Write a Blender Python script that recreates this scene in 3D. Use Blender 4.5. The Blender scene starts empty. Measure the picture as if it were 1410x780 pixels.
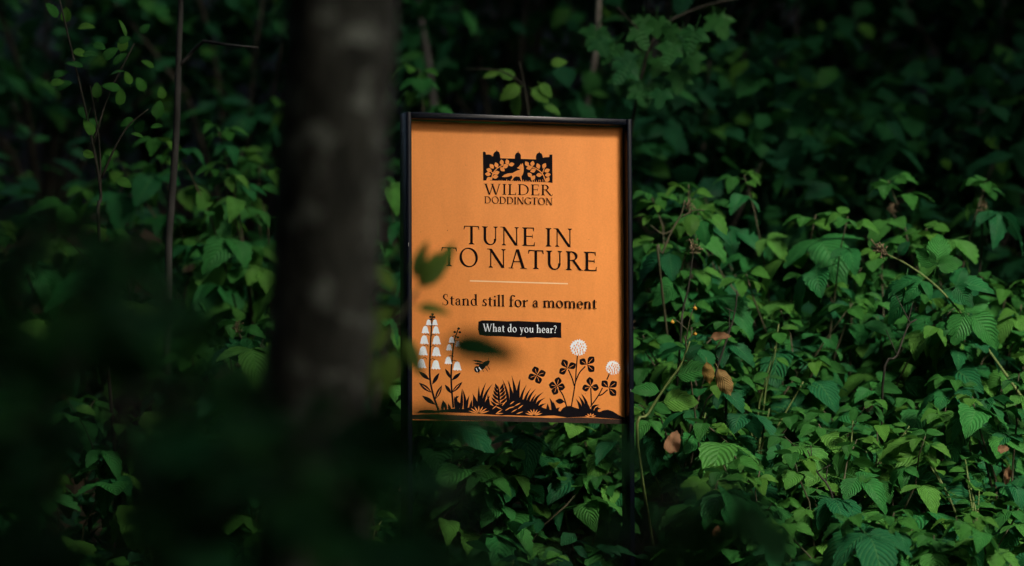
import bpy, math, random
import numpy as np
from mathutils import Vector, Matrix

R = math.radians
random.seed(7)
rng = np.random.default_rng(11)
scene = bpy.context.scene
COL = scene.collection

# ------------------------------------------------------------------ camera
LENS, FOCUS, PITCH, ROLL = 150.0, 9.45, 5.0, 0.0
CAM = Vector((0.0, 0.0, 1.3))
cam = bpy.data.cameras.new('camera')
cam.lens = LENS; cam.sensor_width = 36.0; cam.sensor_fit = 'HORIZONTAL'
cam.clip_start = 0.05; cam.clip_end = 500
cam.dof.use_dof = True; cam.dof.focus_distance = FOCUS; cam.dof.aperture_fstop = 2.35
camo = bpy.data.objects.new('camera', cam); COL.objects.link(camo)
camo.location = CAM; camo.rotation_euler = (R(90 + PITCH), 0, 0)
scene.camera = camo

# ------------------------------------------------------------------ sky, sun, exposure
SUN_AZ, SUN_EL = 37.0, 40.0          # degrees to the right of straight behind the camera, and up
SUN = Vector((math.sin(R(SUN_AZ)) * math.cos(R(SUN_EL)), -math.cos(R(SUN_AZ)) * math.cos(R(SUN_EL)), math.sin(R(SUN_EL))))
world = bpy.data.worlds.new('World'); scene.world = world; world.use_nodes = True
wn = world.node_tree.nodes; wl = world.node_tree.links
sky = wn.new('ShaderNodeTexSky'); sky.sky_type = 'NISHITA'; sky.sun_disc = False; sky.dust_density = 4.0; sky.ozone_density = 0.6
sky.sun_elevation = R(SUN_EL); sky.sun_rotation = math.atan2(SUN.x, SUN.y)
wn['Background'].inputs['Strength'].default_value = 0.135
wl.new(sky.outputs[0], wn['Background'].inputs['Color'])
sl = bpy.data.lights.new('sun', 'SUN'); sl.energy = 2.9; sl.angle = R(16); sl.color = (1.0, 0.93, 0.82)
so = bpy.data.objects.new('sun', sl); COL.objects.link(so)
so.rotation_euler = SUN.to_track_quat('Z', 'Y').to_euler(); so.location = (5, -8, 12)
vs = scene.view_settings
vs.view_transform = 'Standard'; vs.look = 'None'; vs.gamma = 1.0; vs.exposure = 1.15; vs.use_curve_mapping = False
cy = scene.cycles
cy.max_bounces = 6; cy.diffuse_bounces = 3; cy.glossy_bounces = 2; cy.transmission_bounces = 4; cy.transparent_max_bounces = 4
cy.use_denoising = True
try: cy.denoiser = 'OPENIMAGEDENOISE'
except Exception: pass
cy.sample_clamp_indirect = 4.0

# ------------------------------------------------------------------ pixel helper (photograph pixels, 1410 x 780)
_c, _s = math.cos(R(PITCH)), math.sin(R(PITCH))
FWD = Vector((0, _c, _s)); UP = Vector((0, -_s, _c)); RT = Vector((1, 0, 0))
K = 36.0 / LENS / 1410.0
def ray(px, py): return FWD + RT * ((px - 705) * K) + UP * ((390 - py) * K)
def at(px, py, depth): return CAM + ray(px, py) * depth

# ------------------------------------------------------------------ materials
def new_mat(name):
    m = bpy.data.materials.new(name); m.use_nodes = True
    nt = m.node_tree
    return m, nt, nt.nodes, nt.links, nt.nodes['Principled BSDF']
def ramp(nodes, stops):
    r = nodes.new('ShaderNodeValToRGB'); e = r.color_ramp.elements
    while len(e) < len(stops): e.new(0.5)
    for i, (p, c) in enumerate(stops):
        e[i].position = p; e[i].color = (*c, 1)
    return r
def math_node(nodes, op, a=None, b=None, links=None):
    n = nodes.new('ShaderNodeMath'); n.operation = op
    for i, v in enumerate((a, b)):
        if v is None: continue
        if isinstance(v, (int, float)): n.inputs[i].default_value = v
        else: links.new(v, n.inputs[i])
    return n

def leaf_material(name, stops, translucency=0.3, rough=0.5, vein=0.5, bump=0.7):
    m, nt, N, L, P = new_mat(name)
    oi = N.new('ShaderNodeObjectInfo')
    a = N.new('ShaderNodeAttribute'); a.attribute_name = 'rnd'
    rnd = math_node(N, 'FRACT', math_node(N, 'ADD', oi.outputs['Random'], a.outputs['Fac'], L).outputs[0], None, L)
    r = ramp(N, stops); L.new(rnd.outputs[0], r.inputs[0])
    # herringbone veins from the leaf's own uv: u across (-1..1 stored as 0..1), v along
    uv = N.new('ShaderNodeUVMap'); uv.uv_map = 'leaf'
    sep = N.new('ShaderNodeSeparateXYZ'); L.new(uv.outputs[0], sep.inputs[0])
    u = math_node(N, 'ABSOLUTE', math_node(N, 'SUBTRACT', sep.outputs[0], 0.5, L).outputs[0], None, L)
    ph = math_node(N, 'SUBTRACT', math_node(N, 'MULTIPLY', sep.outputs[1], 9.0, L).outputs[0], math_node(N, 'MULTIPLY', u.outputs[0], 7.0, L).outputs[0], L)
    tri = math_node(N, 'PINGPONG', ph.outputs[0], 0.5, L)
    side = math_node(N, 'LESS_THAN', tri.outputs[0], 0.08, L)
    mid = math_node(N, 'LESS_THAN', u.outputs[0], 0.02, L)
    vn = math_node(N, 'MAXIMUM', side.outputs[0], mid.outputs[0], L)
    tc = N.new('ShaderNodeTexCoord'); nz = N.new('ShaderNodeTexNoise'); nz.inputs['Scale'].default_value = 45; nz.inputs['Detail'].default_value = 3
    L.new(tc.outputs['Object'], nz.inputs['Vector'])
    hs = N.new('ShaderNodeHueSaturation'); L.new(r.outputs[0], hs.inputs['Color'])
    val = math_node(N, 'ADD', math_node(N, 'MULTIPLY', nz.outputs['Fac'], 0.9, L).outputs[0], 0.55, L)
    L.new(val.outputs[0], hs.inputs['Value'])
    mx = N.new('ShaderNodeMix'); mx.data_type = 'RGBA'; mx.blend_type = 'MIX'
    L.new(math_node(N, 'MULTIPLY', vn.outputs[0], vein * 0.6, L).outputs[0], mx.inputs[0])
    L.new(hs.outputs[0], mx.inputs[6]); mx.inputs[7].default_value = (0.09, 0.23, 0.07, 1)
    L.new(mx.outputs[2], P.inputs['Base Color'])
    P.inputs['Roughness'].default_value = rough; P.inputs['Specular IOR Level'].default_value = 0.10
    bp = N.new('ShaderNodeBump'); bp.inputs['Strength'].default_value = bump; bp.inputs['Distance'].default_value = 0.006
    L.new(tri.outputs[0], bp.inputs['Height']); L.new(bp.outputs[0], P.inputs['Normal'])
    tr = N.new('ShaderNodeBsdfTranslucent'); L.new(mx.outputs[2], tr.inputs['Color'])
    ms = N.new('ShaderNodeMixShader'); ms.inputs[0].default_value = translucency
    L.new(P.outputs[0], ms.inputs[1]); L.new(tr.outputs[0], ms.inputs[2])
    L.new(ms.outputs[0], N['Material Output'].inputs[0])
    return m

def noise_material(name, stops, scale=20, rough=0.9, bump=0.4, dist=0.01, stretch=(1, 1, 1), detail=6, spec=0.2):
    m, nt, N, L, P = new_mat(name)
    tc = N.new('ShaderNodeTexCoord'); mp = N.new('ShaderNodeMapping'); mp.inputs['Scale'].default_value = stretch
    L.new(tc.outputs['Object'], mp.inputs[0])
    nz = N.new('ShaderNodeTexNoise'); nz.inputs['Scale'].default_value = scale; nz.inputs['Detail'].default_value = detail
    L.new(mp.outputs[0], nz.inputs['Vector'])
    r = ramp(N, stops); L.new(nz.outputs['Fac'], r.inputs[0]); L.new(r.outputs[0], P.inputs['Base Color'])
    bp = N.new('ShaderNodeBump'); bp.inputs['Strength'].default_value = bump; bp.inputs['Distance'].default_value = dist
    L.new(nz.outputs['Fac'], bp.inputs['Height']); L.new(bp.outputs[0], P.inputs['Normal'])
    P.inputs['Roughness'].default_value = rough; P.inputs['Specular IOR Level'].default_value = spec
    return m

M = {}
M['bramble'] = leaf_material('bramble_leaf', [(0.0, (0.010, 0.095, 0.036)), (0.35, (0.018, 0.140, 0.034)), (0.65, (0.042, 0.190, 0.034)), (1.0, (0.095, 0.250, 0.038))], 0.28, 0.5, 0.6)
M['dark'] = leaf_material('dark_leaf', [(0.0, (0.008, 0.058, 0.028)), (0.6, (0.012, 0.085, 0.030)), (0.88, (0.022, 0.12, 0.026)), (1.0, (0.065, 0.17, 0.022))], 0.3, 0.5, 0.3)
M['hazel'] = leaf_material('hazel_leaf', [(0.0, (0.011, 0.075, 0.024)), (1.0, (0.024, 0.105, 0.020))], 0.3, 0.55, 0.3)
M['deep'] = leaf_material('shaded_near_leaf', [(0.0, (0.004, 0.034, 0.008)), (1.0, (0.008, 0.050, 0.007))], 0.18, 0.55, 0.3)  # hazel leaf darkened so its colour carries the shade near the viewer
M['bright'] = leaf_material('young_leaf', [(0.0, (0.07, 0.19, 0.035)), (1.0, (0.11, 0.25, 0.04))], 0.35, 0.5, 0.5)
M['fresh'] = leaf_material('herb_leaf', [(0.0, (0.024, 0.125, 0.026)), (0.6, (0.042, 0.180, 0.028)), (1.0, (0.09, 0.24, 0.032))], 0.3, 0.5, 0.4)
M['olive'] = leaf_material('olive_leaf', [(0.0, (0.07, 0.13, 0.02)), (1.0, (0.09, 0.15, 0.025))], 0.3, 0.5, 0.4)
M['yellow'] = leaf_material('yellowed_leaf', [(0.0, (0.34, 0.21, 0.06)), (1.0, (0.30, 0.19, 0.09))], 0.25, 0.6, 0.4)
M['dead'] = leaf_material('dead_leaf', [(0.0, (0.22, 0.11, 0.055)), (1.0, (0.30, 0.16, 0.09))], 0.15, 0.7, 0.4)
M['cane'] = noise_material('cane', [(0.3, (0.035, 0.045, 0.02)), (0.7, (0.10, 0.08, 0.05))], 30, 0.7, 0.2, 0.002)
M['green_cane'] = noise_material('green_cane', [(0.3, (0.08, 0.13, 0.035)), (0.7, (0.15, 0.19, 0.06))], 30, 0.6, 0.2, 0.002)
M['seed'] = noise_material('seed_head', [(0.3, (0.10, 0.07, 0.04)), (0.7, (0.22, 0.17, 0.10))], 60, 0.9, 0.2, 0.002)
M['twig'] = noise_material('twig', [(0.3, (0.014, 0.015, 0.010)), (0.7, (0.05, 0.046, 0.035))], 25, 0.9, 0.3, 0.003)
M['grey_bark'] = noise_material('grey_bark', [(0.35, (0.022, 0.022, 0.020)), (0.7, (0.075, 0.073, 0.068))], 14, 0.9, 0.5, 0.01, (1, 1, 0.5))
M['pale_bark'] = noise_material('pale_bark', [(0.35, (0.06, 0.055, 0.045)), (0.7, (0.22, 0.20, 0.17))], 14, 0.9, 0.4, 0.01, (1, 1, 0.4))
M['soil'] = noise_material('leaf_litter', [(0.3, (0.012, 0.009, 0.006)), (0.55, (0.035, 0.024, 0.014)), (0.8, (0.07, 0.045, 0.025))], 9, 0.95, 0.8, 0.03)

def bark_material():
    m, nt, N, L, P = new_mat('lichened_bark')
    tc = N.new('ShaderNodeTexCoord'); mp = N.new('ShaderNodeMapping'); mp.inputs['Scale'].default_value = (1, 1, 0.35)
    L.new(tc.outputs['Object'], mp.inputs[0])
    n1 = N.new('ShaderNodeTexNoise'); n1.inputs['Scale'].default_value = 40; n1.inputs['Detail'].default_value = 8; L.new(mp.outputs[0], n1.inputs['Vector'])
    vo = N.new('ShaderNodeTexVoronoi'); vo.feature = 'DISTANCE_TO_EDGE'; vo.inputs['Scale'].default_value = 26; L.new(mp.outputs[0], vo.inputs['Vector'])
    n2 = N.new('ShaderNodeTexNoise'); n2.inputs['Scale'].default_value = 22; n2.inputs['Detail'].default_value = 4; L.new(tc.outputs['Object'], n2.inputs['Vector'])
    r1 = ramp(N, [(0.35, (0.006, 0.007, 0.003)), (0.65, (0.032, 0.033, 0.024))]); L.new(n1.outputs['Fac'], r1.inputs[0])
    r2 = ramp(N, [(0.56, (0, 0, 0)), (0.66, (1, 1, 1))]); L.new(n2.outputs['Fac'], r2.inputs[0])
    mx = N.new('ShaderNodeMix'); mx.data_type = 'RGBA'; L.new(r2.outputs[0], mx.inputs[0]); L.new(r1.outputs[0], mx.inputs[6]); mx.inputs[7].default_value = (0.125, 0.14, 0.115, 1)
    L.new(mx.outputs[2], P.inputs['Base Color'])
    h = math_node(N, 'ADD', n1.outputs['Fac'], math_node(N, 'MINIMUM', vo.outputs['Distance'], 0.12, L).outputs[0], L)
    bp = N.new('ShaderNodeBump'); bp.inputs['Strength'].default_value = 0.8; bp.inputs['Distance'].default_value = 0.015
    L.new(h.outputs[0], bp.inputs['Height']); L.new(bp.outputs[0], P.inputs['Normal'])
    P.inputs['Roughness'].default_value = 0.95
    return m
M['bark'] = bark_material()

def flat_mat(name, col, rough=0.5, spec=0.3, grain=0.0, scale=200, metallic=0.0):
    m, nt, N, L, P = new_mat(name)
    P.inputs['Base Color'].default_value = (*col, 1); P.inputs['Roughness'].default_value = rough
    P.inputs['Specular IOR Level'].default_value = spec; P.inputs['Metallic'].default_value = metallic
    if grain:
        tc = N.new('ShaderNodeTexCoord'); nz = N.new('ShaderNodeTexNoise'); nz.inputs['Scale'].default_value = scale; nz.inputs['Detail'].default_value = 4
        L.new(tc.outputs['Object'], nz.inputs['Vector'])
        r = ramp(N, [(0.3, tuple(c * (1 - grain) for c in col)), (0.7, tuple(min(1, c * (1 + grain)) for c in col))])
        L.new(nz.outputs['Fac'], r.inputs[0]); L.new(r.outputs[0], P.inputs['Base Color'])
    return m
M['orange'] = flat_mat('orange_print', (0.78, 0.278, 0.068), 0.55, 0.12, 0.05, 260)
def weather(m):
    N, L = m.node_tree.nodes, m.node_tree.links; P = N['Principled BSDF']; src = P.inputs['Base Color'].links[0].from_socket
    tc = N.new('ShaderNodeTexCoord'); mp = N.new('ShaderNodeMapping'); mp.inputs['Scale'].default_value = (9, 9, 2.5); L.new(tc.outputs['Object'], mp.inputs[0])
    nz = N.new('ShaderNodeTexNoise'); nz.inputs['Scale'].default_value = 1.6; nz.inputs['Detail'].default_value = 7; nz.inputs['Roughness'].default_value = .65; L.new(mp.outputs[0], nz.inputs['Vector'])
    sp = N.new('ShaderNodeTexNoise'); sp.inputs['Scale'].default_value = 95; L.new(tc.outputs['Object'], sp.inputs['Vector'])
    r = ramp(N, [(.35, (.90, .89, .88)), (.62, (1, 1, 1))]); L.new(nz.outputs['Fac'], r.inputs[0])
    r2 = ramp(N, [(.22, (.45, .4, .3)), (.25, (1, 1, 1))]); L.new(sp.outputs['Fac'], r2.inputs[0])
    for q in (r, r2):
        mx = N.new('ShaderNodeMix'); mx.data_type = 'RGBA'; mx.blend_type = 'MULTIPLY'; mx.inputs[0].default_value = 1
        L.new(src, mx.inputs[6]); L.new(q.outputs[0], mx.inputs[7]); src = mx.outputs[2]
    L.new(src, P.inputs['Base Color'])
weather(M['orange'])
M['ink'] = flat_mat('black_ink', (0.004, 0.003, 0.005), 0.6, 0.04)
M['ink_warm'] = flat_mat('warm_black_ink', (0.007, 0.003, 0.0025), 0.6, 0.04)
M['white_ink'] = flat_mat('white_ink', (0.72, 0.78, 0.84), 0.55, 0.1, 0.05, 300)
M['cream_ink'] = flat_mat('cream_ink', (0.80, 0.55, 0.32), 0.55, 0.25)
M['shade_brown'] = flat_mat('shade_brown', (0.022, 0.009, 0.004), 0.6, 0.2, 0.3, 120)
M['frame'] = flat_mat('black_coated_metal', (0.002, 0.003, 0.007), 0.25, 0.07, 0.25, 90)
M['rail'] = flat_mat('glossy_black_rail', (0.002, 0.003, 0.007), 0.2, 0.4, 0.25, 90)
M['speck'] = flat_mat('pale_speck', (0.4, 0.4, 0.36), 0.8)

# ------------------------------------------------------------------ object helpers
def tag(o, label=None, cat=None, group=None, kind=None):
    if label: o['label'] = label
    if cat: o['category'] = cat
    if group: o['group'] = group
    if kind: o['kind'] = kind
    return o
def empty(name, loc, label=None, cat=None, group=None, rot=(0, 0, 0)):
    o = bpy.data.objects.new(name, None); COL.objects.link(o); o.location = loc; o.rotation_euler = rot; o.empty_display_size = 0.05
    return tag(o, label, cat, group)
def link(name, mesh, parent=None, mat=None):
    o = bpy.data.objects.new(name, mesh); COL.objects.link(o); o.parent = parent
    if mat is not None and not mesh.materials: mesh.materials.append(mat)
    return o
def mesh_np(name, V, F, mat, smooth=True, uv=None, rnd=None):
    """V (n,3); F list of index tuples or int array (m,3|4)."""
    me = bpy.data.meshes.new(name)
    if isinstance(F, np.ndarray):
        k = F.shape[1]; me.vertices.add(len(V)); me.vertices.foreach_set('co', np.asarray(V, np.float32).ravel())
        me.loops.add(F.size); me.loops.foreach_set('vertex_index', F.astype(np.int32).ravel())
        me.polygons.add(len(F)); me.polygons.foreach_set('loop_start', np.arange(0, F.size, k, dtype=np.int32))
        me.update(calc_edges=True); me.validate()
    else:
        me.from_pydata([tuple(v) for v in V], [], F); me.update()
    if uv is not None:
        l = me.uv_layers.new(name='leaf'); vi = np.empty(len(me.loops), np.int32); me.loops.foreach_get('vertex_index', vi)
        l.data.foreach_set('uv', np.asarray(uv, np.float32)[vi].ravel())
    if rnd is not None:
        a = me.attributes.new('rnd', 'FLOAT', 'POINT'); a.data.foreach_set('value', np.asarray(rnd, np.float32))
    if smooth: me.polygons.foreach_set('use_smooth', [True] * len(me.polygons))
    me.materials.append(mat)
    return me

class Tubes:
    """tapered tubes gathered into one mesh"""
    def __init__(self): self.V = []; self.F = []
    def add(self, pts, rads, sides=6, wob=0.0):
        pts = [Vector(p) for p in pts]; b0 = len(self.V); ref = Vector((0.31, 0.87, 0.2)).normalized()
        for i, p in enumerate(pts):
            d = (pts[min(i + 1, len(pts) - 1)] - pts[max(i - 1, 0)]).normalized()
            a = d.cross(ref).normalized(); b = d.cross(a)
            for k in range(sides):
                t = 2 * math.pi * k / sides; r = rads[i] * (1 + wob * (random.random() - 0.5))
                self.V.append(p + a * (r * math.cos(t)) + b * (r * math.sin(t)))
        for i in range(len(pts) - 1):
            for k in range(sides):
                k2 = (k + 1) % sides; q = b0 + i * sides
                self.F.append((q + k, q + k2, q + sides + k2, q + sides + k))
        self.F.append(tuple(b0 + k for k in range(sides))[::-1]); e = b0 + (len(pts) - 1) * sides
        self.F.append(tuple(e + k for k in range(sides)))
        return self
    def mesh(self, name, mat, off=Vector((0, 0, 0))):
        return mesh_np(name, [v - off for v in self.V], self.F, mat)
def spline(pts, n=6):
    """Catmull-Rom through pts"""
    P = [Vector(p) for p in pts]; P = [P[0] * 2 - P[1]] + P + [P[-1] * 2 - P[-2]]; out = []
    for i in range(1, len(P) - 2):
        for k in range(n):
            t = k / n; a, b, c, d = P[i - 1], P[i], P[i + 1], P[i + 2]
            out.append(0.5 * ((2 * b) + (c - a) * t + (2 * a - 5 * b + 4 * c - d) * t * t + (3 * b - a - 3 * c + d) * t ** 3))
    out.append(P[-2]); return out

# ------------------------------------------------------------------ ground
def ground_z(x, y):
    ys = [-80, 2, 6, 9, 10, 12, 16, 22, 40, 90]; zs = [0, 0, 0.5, 1.12, 1.42, 2.15, 3.5, 5.6, 10, 17]
    z = float(np.interp(y, ys, zs))
    return z + 0.04 * math.sin(x * 1.9 + y * 0.7) + 0.03 * math.sin(x * 4.1 - y * 2.3)
def build_ground():
    xs = np.concatenate([np.linspace(-80, -8, 12), np.linspace(-7, 7, 57), np.linspace(8, 80, 12)])
    ys = np.concatenate([np.linspace(-80, -4, 12), np.linspace(-3, 22, 101), np.linspace(24, 90, 14)])
    V = [(x, y, ground_z(x, y)) for y in ys for x in xs]; nx = len(xs)
    F = [(j * nx + i, j * nx + i + 1, (j + 1) * nx + i + 1, (j + 1) * nx + i) for j in range(len(ys) - 1) for i in range(nx - 1)]
    o = link('ground', mesh_np('ground', V, F, M['soil'])); tag(o, 'dark leaf-littered woodland ground rising behind the sign', kind='structure')
build_ground()

# ------------------------------------------------------------------ the sign
YAW = R(17.0)
SIGN_C = at(714, 367, FOCUS)                       # the middle of the frame's front plane
SX = Vector((math.cos(YAW), math.sin(YAW), 0)); SN = Vector((math.sin(YAW), -math.cos(YAW), 0)); SZ = Vector((0, 0, 1))
ROLLM = Matrix.Rotation(R(0.3), 3, SN)             # it leans a hair to one side
SX = ROLLM @ SX; SZ = ROLLM @ SZ
RECESS = 0.030
BASE = SIGN_C - SZ * 1.0; BASE.z = 0; 
def plane_hit(px, py, depth_back):
    o = SIGN_C - SN * depth_back; d = ray(px, py)
    return CAM + d * ((o - CAM).dot(SN) / d.dot(SN))
def to_local(p): q = p - SIGN_C; return q.dot(SX), q.dot(SZ)
def pf(px, py): return to_local(plane_hit(px, py, 0.0))           # on the front plane
def pp(px, py): return to_local(plane_hit(px, py, RECESS))        # on the print
L0 = (pf(560.5, 400)[0]); R0 = (pf(872, 400)[0]); TOP = (pf(560, 153.5)[1] + pf(871, 164.5)[1]) / 2
PB = (pp(568, 577.3)[1] + pp(864, 584.0)[1]) / 2 + 0.000
ground_s = ground_z(SIGN_C.x, SIGN_C.y)
BOT = ground_s - SIGN_C.z - 0.12
FW, FD = 0.0115, 0.056
root_loc = SIGN_C + SZ * (ground_s - SIGN_C.z)
sign = empty('information_sign', root_loc, 'orange woodland information sign in a black metal frame with two posts', 'sign')
ROT = Matrix((SX, -SN, SZ)).transposed()           # local x right, y into the board, z up
sign.rotation_euler = ROT.to_euler()
ZOFF = SIGN_C.z - ground_s
ZOFF = (SIGN_C - root_loc).dot(SZ); XOFF = (SIGN_C - root_loc).dot(SX)
def sbox(name, x0, x1, y0, y1, z0, z1, mat, parent, bev=0.0012, label=None):
    import bmesh
    bm = bmesh.new(); bmesh.ops.create_cube(bm, size=1)
    for v in bm.verts:
        v.co = Vector(((x0 + x1) / 2 + v.co.x * (x1 - x0), (y0 + y1) / 2 + v.co.y * (y1 - y0), (z0 + z1) / 2 + ZOFF + v.co.z * (z1 - z0)))
    bmesh.ops.bevel(bm, geom=bm.edges[:], offset=bev, segments=2, profile=0.5, affect='EDGES')
    me = bpy.data.meshes.new(name); bm.to_mesh(me); bm.free(); me.materials.append(mat)
    me.polygons.foreach_set('use_smooth', [True] * len(me.polygons))
    o = link(name, me, parent)
    if label: o['label'] = label
    return o
sbox('post', L0, L0 + FW, 0, FD, BOT, TOP, M['frame'], sign)
sbox('post', R0 - FW, R0, 0, FD, BOT, TOP, M['frame'], sign)
sbox('top_rail', L0 + FW + 0.0005, R0 - FW - 0.0005, 0.0004, FD - 0.0004, TOP - 0.0145, TOP - 0.0003, M['rail'], sign, 0.0022)
panel = sbox('panel', L0 + FW + 0.0005, R0 - FW - 0.0005, RECESS, RECESS + 0.004, PB, TOP - 0.016, M['orange'], sign, 0.0004, 'orange printed board')
sbox('bottom_rail', L0 + FW + 0.0005, R0 - FW - 0.0005, RECESS + 0.0045, FD - 0.001, PB + 0.001, PB + 0.016, M['frame'], sign)
for (px, py) in ((552, 161), (553.5, 213), (553, 330), (557, 338)):            # pale specks of dirt on the frame
    x, z = pf(px + 9, py)
sx_, sz_ = pf(562.5, 337)
sbox('scuff_mark', sx_ - 0.0006, sx_ + 0.0006, -0.0006, 0.0003, sz_ - 0.004, sz_ + 0.004, M['speck'], sign, 0.0001)
sx_, sz_ = pf(868.5, 538)
sbox('scuff_mark', sx_ - 0.0005, sx_ + 0.0005, -0.0006, 0.0003, sz_ - 0.003, sz_ + 0.003, M['speck'], sign, 0.0001)

class Print:
    """flat ink on the board: polygons given in photograph pixels, each 0.015 mm over the one before"""
    def __init__(self, lift): self.V = []; self.F = []; self.l = lift
    def poly(self, pts):
        b = len(self.V); self.l += 0.000008
        n = len(pts); A = sum(pts[i][0] * pts[(i + 1) % n][1] - pts[(i + 1) % n][0] * pts[i][1] for i in range(n))
        if A < 0: pts = pts[::-1]                 # all the same way round (pixel y runs down)
        for p in pts:
            x, z = pp(*p); self.V.append((x, RECESS - self.l, z + ZOFF))
        self.F.append(tuple(range(b + n - 1, b - 1, -1)))
    def lens(self, p0, p1, w, bow=0.0, n=7, peak=0.5):
        """a leaf or blade from p0 to p1, w wide, bent by bow"""
        dx, dy = p1[0] - p0[0], p1[1] - p0[1]; l = math.hypot(dx, dy) or 1; nx, ny = -dy / l, dx / l; a, b = [], []
        for i in range(n + 1):
            t = i / n; s = t ** (math.log(0.5) / math.log(peak)); h = w / 2 * math.sin(math.pi * s); c = bow * math.sin(math.pi * t)
            x, y = p0[0] + dx * t + nx * c, p0[1] + dy * t + ny * c
            a.append((x + nx * h, y + ny * h))
            if 0 < i < n: b.append((x - nx * h, y - ny * h))
        self.poly(a + b[::-1])
    def stroke(self, pts, w, w1=None, n=5):
        P = spline([(*p, 0) for p in pts], n) if len(pts) > 2 else [Vector((*p, 0)) for p in pts]
        a, b = [], []; w1 = w if w1 is None else w1
        for i, p in enumerate(P):
            d = (P[min(i + 1, len(P) - 1)] - P[max(i - 1, 0)]); d = d.normalized() if d.length else Vector((1, 0, 0))
            h = (w + (w1 - w) * i / (len(P) - 1)) / 2
            a.append((p.x - d.y * h, p.y + d.x * h)); b.append((p.x + d.y * h, p.y - d.x * h))
        self.poly(a + b[::-1])
    def oval(self, c, rx, ry, rot=0, n=14):
        cr, sr = math.cos(rot), math.sin(rot)
        self.poly([(c[0] + rx * math.cos(t) * cr - ry * math.sin(t) * sr, c[1] + rx * math.cos(t) * sr + ry * math.sin(t) * cr) for t in [2 * math.pi * i / n for i in range(n)]])
    def build(self, name, mat, label=None):
        me = mesh_np(name, self.V, self.F, mat, False); o = link(name, me, panel)
        if label: o['label'] = label
        return o

# ---- a book-face alphabet drawn with a broad pen (cap height 1, x-height 0.64)
TH, TN = 0.132, 0.054
def _q(*p): return list(p)
def stem(x, y0, y1, w=TH, top=True, bot=True, s=0.075):
    o = [[(x - w / 2, y0), (x + w / 2, y0), (x + w / 2, y1), (x - w / 2, y1)]]
    if bot: o.append([(x - w / 2 - s, y0), (x + w / 2 + s, y0), (x + w / 2 + s, y0 + .03), (x + w / 2, y0 + .09), (x - w / 2, y0 + .09), (x - w / 2 - s, y0 + .03)])
    if top: o.append([(x - w / 2 - s, y1), (x + w / 2 + s, y1), (x + w / 2 + s, y1 - .03), (x + w / 2, y1 - .09), (x - w / 2, y1 - .09), (x - w / 2 - s, y1 - .03)])
    return o
def flag(x, y, w=TH, s=0.1): return [[(x - w / 2 - s, y - .075), (x - w / 2, y - .13), (x + w / 2, y - .1), (x + w / 2, y + .01)]]
def diag(x0, y0, x1, y1, w):
    return [[(x0 - w / 2, y0), (x0 + w / 2, y0), (x1 + w / 2, y1), (x1 - w / 2, y1)]]
def bar(x0, x1, y, w=TN): return [[(x0, y - w / 2), (x1, y - w / 2), (x1, y + w / 2), (x0, y + w / 2)]]
def serif(x, y, w, up): 
    d = .04 if up else -.04
    return [[(x - w / 2, y), (x + w / 2, y), (x + w / 2, y - d * .8), (x - w / 2, y - d * .8)]]
def arc(cx, cy, rx, ry, a0, a1, th=TH, tn=TN, tilt=18, n=16):
    o, i = [], []
    for k in range(n + 1):
        a = R(a0 + (a1 - a0) * k / n); w = tn + (th - tn) * abs(math.cos(a - R(tilt))) ** 1.5
        o.append((cx + (rx + 0.0) * math.cos(a), cy + ry * math.sin(a))); i.append((cx + (rx - w) * math.cos(a), cy + (ry - w) * math.sin(a)))
    return [[o[k], o[k + 1], i[k + 1], i[k]] for k in range(n)]
def blob(x, y, r): return [[(x + r * math.cos(t), y + r * math.sin(t)) for t in [k * math.pi / 4 for k in range(8)]]]
G = {}
G['T'] = (0.80, stem(.40, 0, 1, top=False) + bar(.04, .76, .975) + [[(.02, .80), (.05, .80), (.10, .96), (.04, 1.0)], [(.75, .80), (.78, .80), (.76, 1.0), (.70, .96)]])
G['U'] = (0.90, stem(.20, .32, 1, bot=False) + stem(.72, .32, 1, TN, bot=False) + arc(.4475, .34, .31, .355, 180, 360))
G['N'] = (0.96, stem(.17, 0, 1, TN, top=False) + stem(.79, 0, 1, TN, bot=False) + diag(.15, 1, .77, 0, .15) + serif(.10, 1, .2, True))
G['E'] = (0.72, stem(.19, 0, 1) + bar(.2, .62, .975) + bar(.2, .56, .52) + bar(.2, .66, .025) + [[(.58, .80), (.61, .80), (.62, .98), (.56, .97)], [(.53, .42), (.56, .42), (.56, .62), (.53, .62)], [(.64, .21), (.67, .21), (.65, .02), (.59, .03)]])
G['I'] = (0.40, stem(.2, 0, 1))
G['O'] = (1.00, arc(.5, .5, .45, .52, 0, 360, n=28))
G['A'] = (0.90, diag(.16, 0, .43, 1.02, TN + .01) + diag(.75, 0, .46, 1.02, .145) + bar(.26, .64, .36) + serif(.15, 0, .25, False) + serif(.75, 0, .32, False))
G['R'] = (0.84, stem(.2, 0, 1) + arc(.34, .745, .29, .255, -90, 90, n=12) + bar(.2, .36, .515) + bar(.2, .36, .975) + diag(.42, .52, .77, 0, .14) + serif(.80, 0, .16, False))
G['L'] = (0.70, stem(.19, 0, 1) + bar(.2, .64, .025) + [[(.62, .23), (.65, .23), (.64, .02), (.57, .03)]])
G['D'] = (0.94, stem(.19, 0, 1) + arc(.40, .5, .47, .5, -90, 90, n=18) + bar(.2, .42, .025) + bar(.2, .42, .975))
G['G'] = (0.94, arc(.5, .5, .45, .52, 45, 330, n=24) + stem(.80, .08, .42, bot=False) + [[(.78, .74), (.82, .74), (.83, .94), (.79, .90)]])
G['W'] = (1.30, diag(.14, 1, .42, -.02, .14) + diag(.68, 1, .44, -.02, TN + .01) + diag(.62, 1, .90, -.02, .14) + diag(1.16, 1, .92, -.02, TN + .01) + serif(.14, 1, .30, True) + serif(.64, 1, .28, True) + serif(1.16, 1, .22, True))
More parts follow.
